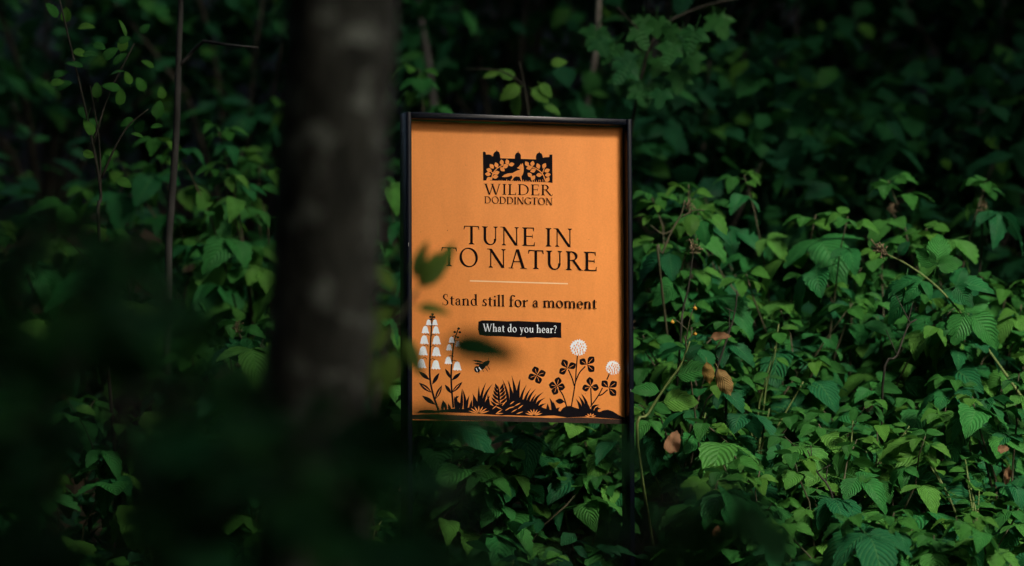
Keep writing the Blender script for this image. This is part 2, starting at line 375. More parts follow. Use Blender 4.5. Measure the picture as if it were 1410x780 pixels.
G['S'] = (0.58, arc(.29, .75, .215, .265, 60, 265, n=12, tilt=0) + arc(.28, .25, .235, .27, -120, 88, n=12, tilt=0) + diag(.14, .66, .44, .34, .13) + [[(.43, .76), (.46, .76), (.45, 1.0), (.41, .96)], [(.05, .24), (.08, .24), (.12, .04), (.06, .0)]])
x_ = .64
def nshape(x0, w): return stem(x0, 0, .40, top=False, s=.05) + arc(x0 - w / 2 - .005, .39, w / 2 + .06, .25, 0, 110, n=9, tilt=0)
G['t'] = (0.42, stem(.19, .12, .80, top=False, bot=False) + bar(.04, .38, .61) + arc(.30, .14, .17, .155, 180, 300, n=7, tilt=0) + [[(.13, .62), (.25, .62), (.25, .86), (.20, .78)]])
G['a'] = (0.54, stem(.38, .06, .44, .105, False, False) + arc(.26, .44, .173, .20, 0, 150, n=9, tilt=0) + blob(.12, .47, .06) + arc(.23, .18, .185, .19, 60, 330, n=14) + diag(.22, .35, .38, .42, .05) + diag(.36, .08, .49, .0, .09))
G['n'] = (0.66, stem(.16, 0, .6, top=False, s=.06) + flag(.16, .64) + stem(.50, 0, .42, top=False, s=.06) + arc(.36, .40, .2025, .25, 0, 140, n=9, tilt=0))
G['m'] = (1.00, stem(.16, 0, .6, top=False, s=.06) + flag(.16, .64) + stem(.50, 0, .42, top=False, s=.06) + arc(.36, .40, .2025, .25, 0, 140, n=9, tilt=0) + stem(.84, 0, .42, top=False, s=.06) + arc(.70, .40, .2025, .25, 0, 140, n=9, tilt=0))
G['h'] = (0.66, stem(.16, 0, 1.04, top=False, s=.06) + flag(.16, 1.08) + stem(.50, 0, .42, top=False, s=.06) + arc(.36, .40, .2025, .25, 0, 140, n=9, tilt=0))
G['d'] = (0.64, stem(.47, .05, 1.04, top=False, bot=False) + flag(.47, 1.08) + arc(.30, .315, .25, .33, 40, 325, n=18) + diag(.45, .1, .60, .02, .1))
G['s'] = (0.44, arc(.22, .475, .155, .175, 50, 265, n=9, tilt=0) + arc(.21, .165, .175, .18, -130, 88, n=9, tilt=0) + diag(.11, .42, .34, .22, .11) + [[(.33, .46), (.36, .46), (.35, .65), (.31, .62)], [(.04, .18), (.07, .18), (.10, .02), (.04, .0)]])
G['i'] = (0.32, stem(.16, 0, .6, top=False, s=.06) + flag(.16, .64) + blob(.15, .88, .075))
G['l'] = (0.32, stem(.16, 0, 1.04, top=False, s=.06) + flag(.16, 1.08))
G['f'] = (0.40, stem(.17, 0, .84, top=False, s=.07) + arc(.32, .82, .2125, .25, 60, 180, n=9, tilt=0) + blob(.43, .97, .07) + bar(.03, .36, .61))
G['o'] = (0.64, arc(.32, .32, .28, .34, 0, 360, n=22))
G['r'] = (0.48, stem(.16, 0, .6, top=False, s=.07) + flag(.16, .64) + diag(.2, .45, .36, .60, .08) + blob(.39, .57, .075))
G['e'] = (0.56, arc(.29, .32, .25, .34, 0, 315, n=18) + bar(.08, .50, .36))
G['u'] = (0.66, stem(.16, .2, .6, top=False, bot=False) + flag(.16, .64) + stem(.50, .05, .6, top=False, bot=False) + flag(.50, .64) + arc(.30, .22, .2025, .24, 180, 330, n=9, tilt=0) + diag(.5, .1, .62, .02, .09))
G['y'] = (0.60, diag(.14, .64, .33, .0, .12) + diag(.50, .64, .22, -.34, .055) + serif(.14, .64, .24, True) + serif(.50, .64, .2, True) + blob(.18, -.30, .065))
G['?'] = (0.46, arc(.20, .76, .20, .25, -60, 160, n=10, tilt=0) + diag(.27, .58, .19, .28, .07) + blob(.19, .08, .08))
G[' '] = (0.30, [])
def text(pr, s, x0, y0, x1, y1, cap, track=0.0):
    tot = sum(G[c][0] + track for c in s) - track; sc = (x1 - x0) / tot; x = 0.0
    for c in s:
        w, polys = G[c]
        for poly in polys:
            pr.poly([(x0 + (x + px) * sc, y0 + (y1 - y0) * (x + px) / tot - py * cap) for (px, py) in poly])
        x += w + track

z2 = lambda X, Y: (640 + X / 8.213, 195 + Y / 8.213)
z3 = lambda X, Y: (540 + X / 4.0286, 300 + Y / 4.0286)
z4 = lambda X, Y: (560 + X / 4.588, 420 + Y / 4.588)
z5 = lambda X, Y: (700 + X / 5.572, 450 + Y / 5.572)
LIFT = 0.00012
# emblem: a house with domed towers, two leafy branches and a fox looking back
p = Print(LIFT)
p.poly([z2(*q) for q in [(208, 442), (205, 122), (215, 114), (236, 122), (240, 150), (270, 147), (298, 155), (308, 170), (322, 166), (322, 145), (335, 122), (355, 112), (362, 94), (368, 112), (388, 122), (398, 150), (402, 190), (565, 195), (567, 155), (580, 135), (597, 125), (602, 104), (608, 125), (625, 138), (635, 160), (635, 198), (805, 203), (805, 165), (815, 140), (838, 128), (843, 111), (848, 128), (870, 140), (880, 165), (885, 187), (905, 178), (940, 178), (955, 175), (958, 150), (990, 148), (993, 470), (930, 462), (780, 458), (650, 453), (530, 447)]])
p.build('emblem', M['ink'])
p = Print(LIFT + 0.00006)
fox = [(418, 402), (450, 375), (490, 362), (540, 358), (580, 335), (608, 325), (628, 318), (600, 306), (590, 299), (612, 285), (628, 262), (634, 252), (641, 265), (652, 246), (660, 268), (666, 300), (666, 340), (656, 372), (640, 395), (641, 418), (653, 453), (640, 453), (620, 400), (580, 396), (556, 408), (536, 443), (519, 443), (540, 405), (530, 386), (490, 400), (450, 404)]
p.poly([z2(*q) for q in fox])
for (x, y, a) in [(275, 325, 20), (262, 370, 5), (272, 425, -30), (305, 282, 50), (357, 268, 70), (418, 238, 80), (480, 233, 75), (528, 260, -10), (460, 282, -20), (425, 315, 40), (360, 355, -15), (345, 400, -10),
                  (703, 255, 55), (765, 252, 100), (728, 300, -10), (772, 330, -20), (830, 280, 70), (898, 276, -60), (930, 330, -20), (938, 378, -10), (936, 432, -60), (840, 380, 0), (735, 380, 45), (772, 412, -50)]:
    ca, sa = math.cos(R(a)), math.sin(R(a)); k = 34
    p.lens(z2(x - ca * k, y - sa * k), z2(x + ca * k, y + sa * k), 46 / 8.213, n=8)
for st in [[(300, 440), (320, 360), (370, 302), (440, 265), (500, 250)], [(915, 452), (880, 372), (830, 322), (760, 288), (700, 265)], [(322, 362), (290, 340)], [(320, 370), (360, 360)], [(760, 440), (745, 395)], [(875, 365), (900, 300)]]:
    p.stroke([z2(*q) for q in st], 1.5, 1.0)
for k in range(26):
    x = 330 + k * 24; p.lens(z2(x, 462 + (x - 330) * .005), z2(x + random.uniform(-8, 8), 448 - random.uniform(5, 28)), 0.9, n=4)
p.build('emblem_cutout', M['orange'])
p = Print(LIFT); text(p, 'WILDER', 666.0, 268.0, 759.5, 269.6, 14.8, .02)
p.stroke([(757, 268.5), (759.5, 269.8), (761, 267.6)], 0.9, .5)
text(p, 'DODDINGTON', 666.3, 280.2, 761.2, 282.8, 9.6, -.02); p.build('emblem_lettering', M['ink_warm'])
p = Print(LIFT); text(p, 'TUNE IN', 637.8, 336.6, 789.5, 340.8, 25.5, .05); text(p, 'TO NATURE', 607, 366.6, 823, 373.6, 26.0, .05); p.build('heading_lettering', M['ink_warm'])
p = Print(LIFT); p.stroke([(647, 387.0), (782, 391.0)], 1.6); p.build('rule_line', M['cream_ink'])
p = Print(LIFT); text(p, 'Stand still for a moment', 608.5, 420.4, 822, 425.6, 15.2, .0); p.build('tagline_lettering', M['ink_warm'])
p = Print(LIFT)
bx = [(478, 577), (500, 570), (560, 571), (640, 575), (700, 573), (790, 578), (860, 577), (938, 582), (937, 620), (939, 668), (905, 665), (860, 669), (800, 664), (745, 669), (740, 662), (700, 664), (600, 658), (520, 657), (484, 650), (476, 620)]
p.poly([z3(*q) for q in bx]); p.build('caption_block', M['ink'])
p = Print(LIFT + 0.00006); text(p, 'What do you hear?', 664.6, 456.7, 766.6, 459.2, 10.6, .02); p.build('caption_lettering', M['white_ink'])

# white bells on two tall stems, a bee, grass and clover
o_ = Print(LIFT + 0.0004); _prints = []
def ink(name, mat='ink', lift=LIFT):
    q = Print(lift); _prints.append((q, name, mat)); return q
k_ = ink('bell_flower_plant')
k_.stroke([z4(*q) for q in [(163, 58), (156, 150), (148, 300), (146, 450), (165, 560), (200, 665)]], 1.6, 3.0)
k_2 = ink('bell_flower_plant', lift=LIFT + .00003); k_2.stroke([z4(*q) for q in [(327, 148), (300, 230), (286, 350), (281, 480), (294, 650)]], 1.4, 2.6)
def bell(cx, cy, s, side):
    a = [(0, -30), (14, -24), (20, -5), (24, 14), (30, 24), (20, 27), (12, 22), (4, 29), (-4, 22), (-14, 28), (-20, 22), (-28, 24), (-22, 10), (-19, -8), (-12, -24)]
    w_ = ink('bell_flower', 'white_ink', LIFT + .0002); w_.poly([z4(cx + x * s, cy + y * s) for x, y in a])
    k_.stroke([z4(cx - side * 2, cy - 30 * s), z4(cx - side * 22, cy - 38 * s), z4(cx - side * 34, cy - 26 * s)], 0.8)
for (x, y, s) in [(138, 112, .65), (178, 112, .65), (117, 158, .85), (184, 160, .85), (110, 222, 1), (188, 224, 1), (103, 292, 1.05), (186, 297, 1.05), (93, 372, 1.05), (183, 380, 1.05)]: bell(x, y, s, -1 if x < 150 else 1)
for (x, y, s) in [(283, 222, .7), (322, 248, .6), (267, 270, .7), (262, 352, .85), (318, 388, 1.0)]: bell(x, y, s, -1 if x < 290 else 1)
for (x, y) in [(150, 76), (173, 78), (163, 60), (156, 92), (328, 150), (303, 172), (335, 174), (322, 206)]: k_.oval(z4(x, y), 1.9, 1.6)
for a, b, w in [((145, 475), (75, 420), 26), ((160, 505), (206, 430), 24), ((158, 555), (76, 492), 28), ((178, 600), (223, 508), 26), ((182, 632), (96, 574), 28), ((280, 468), (242, 403), 20), ((284, 478), (342, 428), 22), ((281, 560), (241, 504), 22), ((284, 556), (352, 487), 24), ((296, 600), (330, 575), 14)]:
    k_.lens(z4(*a), z4(*b), w / 4.588)
for a, b in [((150, 550), (95, 505)), ((186, 590), (215, 525)), ((292, 548), (335, 500))]: o_.lens(z4(*a), z4(*b), 0.9)
# bee
k_ = ink('bee', lift=LIFT + .00003); w_ = ink('bee_band', 'white_ink', LIFT + .0002)
k_.oval(z4(500, 372), 5.2, 3.4, -.5); k_.oval(z4(475, 390), 5.0, 4.2, -.5); k_.oval(z4(445, 408), 4.2, 4.6, -.4); k_.oval(z4(515, 360), 2.2, 2.0)
k_.lens(z4(490, 365), z4(415, 350), 3.0); k_.lens(z4(480, 375), z4(425, 372), 2.6)
for a, b in [((510, 385), (525, 410)), ((495, 395), (512, 420)), ((478, 400), (484, 424)), ((462, 412), (455, 434)), ((517, 352), (515, 338))]: k_.stroke([z4(*a), z4(*b)], .8)
w_.stroke([z4(456, 395), z4(470, 412)], 1.6); w_.stroke([z4(438, 400), z4(447, 420)], 1.0)
# ground line, mounds and blades
gl = [z4(60, 682), z4(85, 668), z4(130, 663), z4(180, 668), z4(240, 662), z4(300, 655), z4(360, 658), z4(420, 640), z4(470, 625), z4(540, 640), z4(600, 625), z4(660, 620), z5(0, 570), z5(60, 555), z5(130, 560), z5(200, 590), z5(270, 625), z5(330, 640), z5(400, 650), z5(415, 628), z5(440, 612), z5(475, 608), z5(510, 622), z5(540, 630), z5(600, 620), z5(650, 640), z5(700, 655), z5(730, 642), z5(765, 638), z5(800, 650), z5(850, 680), z5(905, 706), z5(880, 714), z5(800, 708), z5(600, 692), z5(450, 698), z5(350, 682), z5(200, 688), z5(0, 680), z4(600, 700), z4(480, 690), z4(400, 684), z4(250, 680), z4(150, 684)]
k_ = ink('grass_silhouette'); k_.poly(gl)
def blade(z, base, tip, w, bow): k_.lens(z(*base), z(*tip), w, bow, 8, 0.33)
for bx_, tx, ty, bow in [(225, 228, 605, 0), (250, 226, 600, 1), (275, 262, 622, 0), (315, 300, 575, 0), (330, 312, 568, -1), (345, 350, 528, 0), (365, 352, 530, 2), (375, 396, 572, -1), (400, 412, 600, 0), (430, 420, 568, 0), (440, 415, 560, 2), (455, 456, 512, 0), (470, 502, 488, -3), (480, 543, 498, -4), (495, 528, 572, -2), (505, 524, 600, -1), (640, 604, 468, 3), (655, 643, 474, 2), (680, 664, 448, 2), (700, 716, 468, -2), (345, 305, 600, 2), (520, 512, 560, 0)]:
    blade(z4, (bx_, 668), (tx, ty), 4.2, bow)
for bx_, tx, ty, bow in [(35, -8, 410, 3), (55, 24, 374, 3), (80, 92, 402, -2), (100, 140, 444, -4), (125, 175, 470, -4), (150, 213, 474, -5), (180, 215, 515, -4), (200, 272, 500, -6), (215, 285, 545, -5), (235, 290, 590, -4), (340, 314, 545, 2), (350, 330, 590, 1), (360, 345, 575, 0), (375, 395, 620, -2), (305, 300, 590, 0), (555, 518, 555, 2), (575, 536, 530, 3), (600, 558, 512, 3), (615, 598, 580, 1), (640, 700, 600, -4), (660, 712, 632, -3), (680, 690, 612, -2)]:
    blade(z5, (bx_, 660), (tx, ty), 4.6, bow)
k_ = ink('fern_silhouette', lift=LIFT + .00005)
# fern-like sprig between the tufts
for i in range(7):
    y = 670 - i * 22; l = 62 - i * 6
    for s in (-1, 1): k_.lens(z4(585, y), z4(585 + s * l, y - 42), 3.6, s * 1.0)
k_.lens(z4(585, 640), z4(578, 512), 3.4)
for c, n, l, z in [((455, 690), 7, 62, z4), ((195, 684), 7, 62, z5), ((630, 696), 5, 40, z5)]:
    for i in range(n):
        a = R(180 + 22 + i * (136 / (n - 1))); o_.lens(z(c[0] + 8 * math.cos(a), c[1] + 8 * math.sin(a)), z(c[0] + l * math.cos(a) * 1.15, c[1] + l * math.sin(a) * .85), 1.7, 0, 6, .45)
for (x, y, dx, dy) in [(560, 690, 45, -30), (560, 690, 50, -5), (540, 660, 30, -25), (600, 660, -38, -18), (600, 640, 25, -30), (620, 670, 40, -25), (640, 655, 42, -12), (660, 680, 38, -22), (680, 640, 38, -20), (700, 660, 35, -28), (690, 690, 45, -15), (585, 620, -28, -22), (650, 630, 30, -22)]:
    o_.lens(z4(x, y), z4(x + dx, y + dy), 1.4)
# clover
def clover(c, leaves, rx=31, ry=26):
    k_ = ink('clover_leaf', lift=LIFT + .00005)
    for (x, y) in leaves:
        a = math.atan2(y - c[1], x - c[0]); d = math.hypot(x - c[0], y - c[1]); L_ = d + 26
        k_.lens(z5(*c), z5(c[0] + math.cos(a) * L_, c[1] + math.sin(a) * L_), 10.0, 0, 10, 0.60)
        o_.stroke([z5(c[0] + (x - c[0]) * .35, c[1] + (y - c[1]) * .35), z5(c[0] + (x - c[0]) * 1.1, c[1] + (y - c[1]) * 1.1)], 0.55)
clover((218, 372), [(207, 330), (263, 358), (232, 415), (175, 388)])
clover((372, 457), [(382, 412), (410, 463), (356, 500), (335, 450)])
clover((452, 322), [(428, 275), (495, 298), (412, 345)])
clover((603, 293), [(640, 250), (568, 268), (640, 328)])
clover((630, 460), [(625, 412), (670, 468), (590, 472)])
clover((768, 470), [(812, 438), (735, 435), (808, 512)])
k_ = ink('clover_stem', lift=LIFT + .00002); k_.lens(z5(430, 576), z5(360, 570), 7.5)
for st in [[(530, 220), (520, 330), (513, 430), (483, 615)], [(460, 330), (490, 400), (505, 455)], [(590, 305), (545, 355), (515, 425)], [(385, 475), (420, 530), (447, 615)], [(632, 470), (637, 600)], [(775, 362), (755, 408)], [(722, 470), (690, 530), (630, 615)], [(762, 484), (720, 520), (695, 530)], [(430, 576), (442, 590)]]:
    k_.stroke([z5(*q) for q in st], 1.7, 1.7)
def flower(c, r):
    w_ = ink('clover_flower', 'white_ink', LIFT + .0002)
    w_.poly([z5(c[0] + r * q * math.cos(a), c[1] + r * q * math.sin(a)) for a, q in [(math.pi * i / 20, (1.0 if i % 2 else .84) * random.uniform(.95, 1.05)) for i in range(40)]])
    for i in range(20):
        a, q = i * 2.4, r * .72 * math.sqrt((i + 1) / 20)
        o_.lens(z5(c[0] + q * math.cos(a), c[1] + q * math.sin(a) - 3), z5(c[0] + q * math.cos(a) * 1.06, c[1] + q * math.sin(a) * 1.06 + 17), 1.7, 0, 5)
flower((538, 160), 66); flower((803, 316), 58)
for q, nm_, mt_ in _prints: q.build(nm_, M[mt_])
o_.build('plant_highlights', M['orange'])['kind'] = 'stuff'
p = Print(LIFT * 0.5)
p.poly([pq for pq in [(567.5, 571.5), (600, 570.5), (640, 572.5), (700, 573.5), (760, 576), (800, 575), (864, 578.5), (864, 584.4), (567.5, 577.6)]]); p.build('shaded_edge_strip', M['shade_brown'])  # shaded bottom edge of the orange print, painted as a dark strip

# ------------------------------------------------------------------ leaf meshes
def leaflet(L, W, n=12, fold=0.25, droop=0.35, teeth=0.10, tipp=1.0, heart=0.0):
    """one toothed leaflet along +Y from the origin: 5 columns; returns V, F, UV"""
    V, UV, F = [], [], []
    for i in range(n + 1):
        t = i / n
        w = W / 2 * (math.sin(math.pi * min(1, t ** 0.72 * 1.0)) ** 0.8 if 0 < t < 1 else 0.02)
        if heart and i == 1: w *= 1 + heart
        tooth = (teeth if i % 2 else -teeth * 0.6) if 0 < i < n else 0
        a = -droop * t * t * L
        for j, u in enumerate((-1, -.5, 0, .5, 1)):
            x = u * w * (1 + (tooth if abs(u) == 1 else 0))
            z = abs(u) * w * math.tan(fold) * (1 if abs(u) < 1 else 0.8) + a - (0.10 * w if abs(u) == 1 else 0)
            y = t * L * (1 - 0.12 * droop) + (0.05 * L if abs(u) == 1 and i % 2 and 0 < i < n else 0)
            V.append((x, y, z)); UV.append((0.5 + u / 2, t))
    for i in range(n):
        for j in range(4):
            q = i * 5 + j; F.append((q, q + 1, q + 6, q + 5))
    return np.array(V), F, UV
def compose(parts, petiole=0.0):
    """parts: (V, F, UV, matrix)"""
    V, F, UV = [], [], []
    if petiole:
        r = 0.0011
        for (y, k) in ((0, 1), (petiole, .8)):
            for a in range(3): V.append((r * k * math.cos(a * 2.094), y, r * k * math.sin(a * 2.094))); UV.append((0.5, 0))
        for a in range(3): F.append((a, (a + 1) % 3, 3 + (a + 1) % 3, 3 + a))
    for (v, f, uv, m) in parts:
        b = len(V)
        for p_ in v: V.append(tuple(m @ Vector(p_)))
        F += [tuple(b + i for i in q) for q in f]; UV += uv
    return V, F, UV
def trifoliate(L, seed, mat, five=False):
    random.seed(seed); pet = L * random.uniform(.35, .6); parts = []
    angs = [0, 72, -72] if not five else [0, 55, -55, 110, -110]
    for k, a in enumerate(angs):
        l = L * (1 if k == 0 else random.uniform(.78, .92)) * (0.8 if abs(a) > 100 else 1)
        v, f, uv = leaflet(l, l * random.uniform(.64, .80), 12, random.uniform(.12, .38), random.uniform(.2, .85), .06)
        off = pet + (L * .16 if k == 0 else 0)
        m = Matrix.Translation((0, off, 0)) @ Matrix.Rotation(R(a + random.uniform(-9, 9)), 4, 'Z') @ Matrix.Rotation(R(random.uniform(-25, 10)), 4, 'X') @ Matrix.Rotation(R(random.uniform(-15, 15)), 4, 'Y')
        parts.append((v, f, uv, m))
    V, F, UV = compose(parts, pet + L * .16)
    return mesh_np('leaf', V, F, mat, uv=UV)
def simple_leaf(L, asp, seed, mat, heart=.3, teeth=.08, petk=.18, n=11):
    random.seed(seed); v, f, uv = leaflet(L, L * asp, n, random.uniform(.08, .3), random.uniform(.1, .5), teeth, heart=heart)
    V, F, UV = compose([(v, f, uv, Matrix.Translation((0, L * petk, 0)))], L * petk)
    return mesh_np('leaf', V, F, mat, uv=UV)
def lobed_leaf(L, seed, mat):
    """five-lobed maple leaf"""
    random.seed(seed); pts = []
    spec = [(-150, .28), (-128, .50), (-112, .40), (-88, .62), (-74, .80), (-58, .58), (-38, .50), (-20, .80), (0, 1.0), (20, .80), (38, .50), (58, .58), (74, .80), (88, .62), (112, .40), (128, .50), (150, .28)]
    V = [(0, L * .5, 0)]; UV = [(.5, .3)]
    for a, r in spec:
        x = math.sin(R(a)) * r * L * .62; y = L * .5 + math.cos(R(a)) * r * L * .62
        V.append((x, y, -.25 * (x * x + (y - L * .5) ** 2) / L + random.uniform(-.03, .03) * L)); UV.append((.5 + x / L, .2 + y / L * .6))
    F = [(0, i + 1, i) for i in range(1, len(spec))]
    b = len(V)
    for y in (0, L * .45):
        for k in range(3): V.append((.0012 * math.cos(k * 2.094), y, .0012 * math.sin(k * 2.094))); UV.append((.5, 0))
    F += [(b + k, b + (k + 1) % 3, b + 3 + (k + 1) % 3, b + 3 + k) for k in range(3)]
    return mesh_np('leaf', V, F, mat, uv=UV)
BR = [trifoliate(random.Random(i).uniform(.066, .094), 100 + i, M['bramble'], i in (3, 7)) for i in range(9)]
BRS = [simple_leaf(.07, .72, 300 + i, M['bramble'], .1) for i in range(3)]
YOUNG = [trifoliate(.05, 400 + i, M['fresh']) for i in range(3)]
HZ = [simple_leaf(.075, .78, 500 + i, M['hazel']) for i in range(4)]
NEAR = [simple_leaf(.075, .78, 510 + i, M['deep']) for i in range(4)] + HZ[:1]
NEARL = [simple_leaf(.085, .44, 515 + i, M['deep'], 0, .03) for i in range(3)]
ELM = [simple_leaf(.052, .66, 520 + i, M['fresh']) for i in range(4)]
OLIVE = [simple_leaf(.085, .36, 545 + i, M['olive'], 0, .02) for i in range(3)]
LANCE = [simple_leaf(.085, .42, 540 + i, M['hazel'], 0, .03) for i in range(3)]
MAPLE = [lobed_leaf(.085, 560 + i, M['hazel']) for i in range(3)]
random.seed(21)

def leaf_matrix(p, axis, normal, scale=1.0):
    a = axis.normalized(); x = a.cross(normal).normalized(); z = x.cross(a)
    m = Matrix((x, a, z)).transposed().to_4x4() @ Matrix.Scale(scale, 4); m.translation = p
    return m
def put_leaf(parent, mesh, p_local, axis, normal, scale=1.0, name='leaf', label=None):
    o = link(name, mesh, parent); o.matrix_basis = leaf_matrix(p_local, axis, normal, scale)
    if label: o['label'] = label
    return o
def jitter(v, s): return v + Vector((random.gauss(0, s), random.gauss(0, s), random.gauss(0, s)))

# ------------------------------------------------------------------ bramble plants
def seed_mesh():
    t = Tubes()
    for i in range(26):
        d = jitter(Vector((0, 0, .8)), .7).normalized(); l = random.uniform(.008, .022); s = Vector((0, 0, random.uniform(-.01, .012)))
        t.add([s, s + d * l * .7, s + d * l], [.0007, .0007, .0016], 4)
    return t.mesh('seed_head', M['seed'])
SEED = [seed_mesh() for _ in range(3)]
SMALL = [simple_leaf(.048, .66, 320 + i, M['fresh'], .25) for i in range(4)]
def bramble(x, y, h, label, canes=3, leaves=9, spread=.25, group='bramble plants on the bank', seeds=0, young=0, pick=BR, size=1.0, mat='cane', name='bramble_plant', cat='bramble'):
    base = Vector((x, y, ground_z(x, y) - .02)); o = empty(name, base, label, cat, group); st = Tubes(); tips = []
    for c in range(canes):
        az = random.uniform(0, 6.283); lean = spread * random.uniform(.4, 1.2); hh = h * random.uniform(.7, 1.05)
        d = Vector((math.cos(az), math.sin(az) * .6, 0))
        pts = [Vector((0, 0, -.03)) + d * (lean * t ** 1.6) + Vector((0, 0, hh * (1.25 * t - .25 * t ** 3 ))) + jitter(Vector(), .006) * (1 if t else 0) for t in [i / 7 for i in range(8)]]
        st.add(pts, [.0042 - .0028 * i / 7 for i in range(8)], 5); tips.append((pts[-1], (pts[-1] - pts[-2]).normalized()))
        for k in range(leaves):
            t = .32 + .68 * (k + random.random() * .7) / leaves; f = min(t, .999) * 7; i = int(f); p_ = pts[i].lerp(pts[i + 1], f - i)
            a = az + k * 2.4 + random.uniform(-.5, .5)
            ax = Vector((math.cos(a), math.sin(a) * .9 - .30, random.uniform(-.45, .30))); nm = jitter(Vector((.06, -.26, 1)), .20)
            last = t > .93
            me = random.choice(YOUNG) if (young and last) else (random.choice(BRS) if random.random() < .12 and pick is BR else random.choice(pick))
            put_leaf(o, me, p_, ax, nm, size * random.choice((.55, .75, .85, 1.0, 1.35)) * random.uniform(.9, 1.12) * (0.8 if last else 1))
    for q_, (tp_, td_) in enumerate(tips):
        if q_ < seeds: continue
        a0 = random.uniform(0, 6.28)
        for k in range(3):
            a = a0 + k * 2.1; put_leaf(o, random.choice(YOUNG if pick is BR else pick), tp_ - td_ * .012 * k, td_ * .5 + Vector((math.cos(a), math.sin(a) - .25, -.25)), jitter(Vector((.05, -.45, 1)), .2), size * random.uniform(.7, 1.05))
    link('stem', st.mesh('stem', M[mat]), o)
    for k in range(min(seeds, len(tips))):
        q = link('seed_head', random.choice(SEED), o); q.matrix_basis = leaf_matrix(tips[k][0] + tips[k][1] * .005, tips[k][1].orthogonal(), tips[k][1], random.uniform(.7, 1.0))
    return o

# placed by depth: (photo x of the stem, depth, height, canes, leaves, options, label)
def bx_at(px, d): return (px - 705) * K * d, d * _c
ROWS = [
    (10.35, .82, [(905, 'tall bramble behind the sign, its top leaves beside the upper frame corner'), (1010, 'tall bramble with a nodding paired leaf at its tip'), (1110, 'bramble at the back of the thicket with broad pale leaves'), (1225, 'dark bramble at the back of the bank with a dry seed head'), (1330, 'tall bramble reaching up at the back of the thicket with a spiky seed head'), (1420, 'bramble cut by the picture edge at the back of the bank')]),
    (10.05, .72, [(880, 'bramble close behind the sign post with bare brown cane'), (965, 'bramble with a dry brown seed head beside the sign'), (1050, 'bramble with the palest top leaves on the bank'), (1140, 'bramble with hanging pleated leaves in the middle of the thicket'), (1250, 'bramble under the long bare arching cane'), (1350, 'bramble with large dark leaves near the picture edge')]),
    (9.78, .62, [(915, 'bramble with yellow-green leaves beside the lower half of the sign'), (1000, 'bramble above the yellowed hanging leaf'), (1090, 'bramble with one big pleated leaf in mid thicket'), (1185, 'bramble with narrow leaves under a dark bare twig'), (1290, 'bramble with broad shaded leaves low on the bank'), (1390, 'shaded bramble near the reddish fallen leaves')]),
    (9.45, .52, [(945, 'low bramble around the round brown leaf'), (1040, 'low bramble with bright sprig in front of the thicket'), (1130, 'low bramble with glossy leaves below the big pleated leaf'), (1225, 'low bramble with many small leaves on the lower bank'), (1330, 'low bramble with dull grey-green leaves on the lower bank')]),
    (9.12, .42, [(1015, 'bramble at the lower picture edge behind the blurred dark leaves'), (1090, 'bramble at the lower picture edge with a pale flecked leaf'), (1190, 'bramble at the lower picture edge beside a leaning cane'), (1290, 'bramble at the lower picture edge with small lobed leaves'), (1385, 'bramble in the lower picture corner with dark leaves')]),
]
for d, h, row in ROWS:
    for i, (px, lab) in enumerate(row):
        x, y = bx_at(px + random.uniform(-14, 14), d + random.uniform(-.08, .08))
        bramble(x, y, h * random.uniform(.9, 1.1), lab, canes=random.choice((3, 4, 5)), leaves=10, seeds=(1 if (d > 10 and i % 3 == 1) else 0), young=(1 if (px < 1150) else 0))
for px, d, h, lab in [(918, 9.8, .55, 'small-leaved herb tight beside the lower sign post'), (1065, 9.3, .40, 'small-leaved herb with a pale sprig in front of the brambles'), (1240, 9.25, .36, 'small-leaved herb among the lower brambles in mid bank'), (1160, 9.6, .52, 'upright small-leaved herb under the big pleated leaf'), (1020, 9.95, .70, 'upright small-leaved herb above the yellowed leaf'), (1340, 9.5, .50, 'small-leaved herb near the picture edge under the arching cane'), (700, 9.5, .34, 'small-leaved herb in the gap between the sign posts'), (795, 9.85, .45, 'small-leaved herb beside the far post foot'), (500, 9.5, .40, 'small-leaved herb between the trunk and the near post'), (340, 9.75, .60, 'small-leaved herb against the dark trunk')]:
    x, y = bx_at(px, d); bramble(x, y, h, lab, canes=6, leaves=11, spread=.16, group='small-leaved herbs', pick=SMALL, size=.95, mat='green_cane', name='woodland_herb', cat='herb')
for px, d, h, lab in [(905, 10.0, .72, 'bramble filling the gap beside the sign post at mid height'), (945, 10.3, .92, 'bramble rising highest close beside the sign'), (1075, 10.5, .90, 'shaded bramble behind the pale-topped bramble'), (1290, 10.45, .92, 'shaded bramble behind the seed head of the arching cane'), (1160, 10.4, .84, 'shaded bramble in the dip of the thicket'), (1390, 10.2, .80, 'bramble with pale raised leaf at the picture edge')]:
    x, y = bx_at(px, d); bramble(x, y, h, lab, canes=5, leaves=10, young=1)
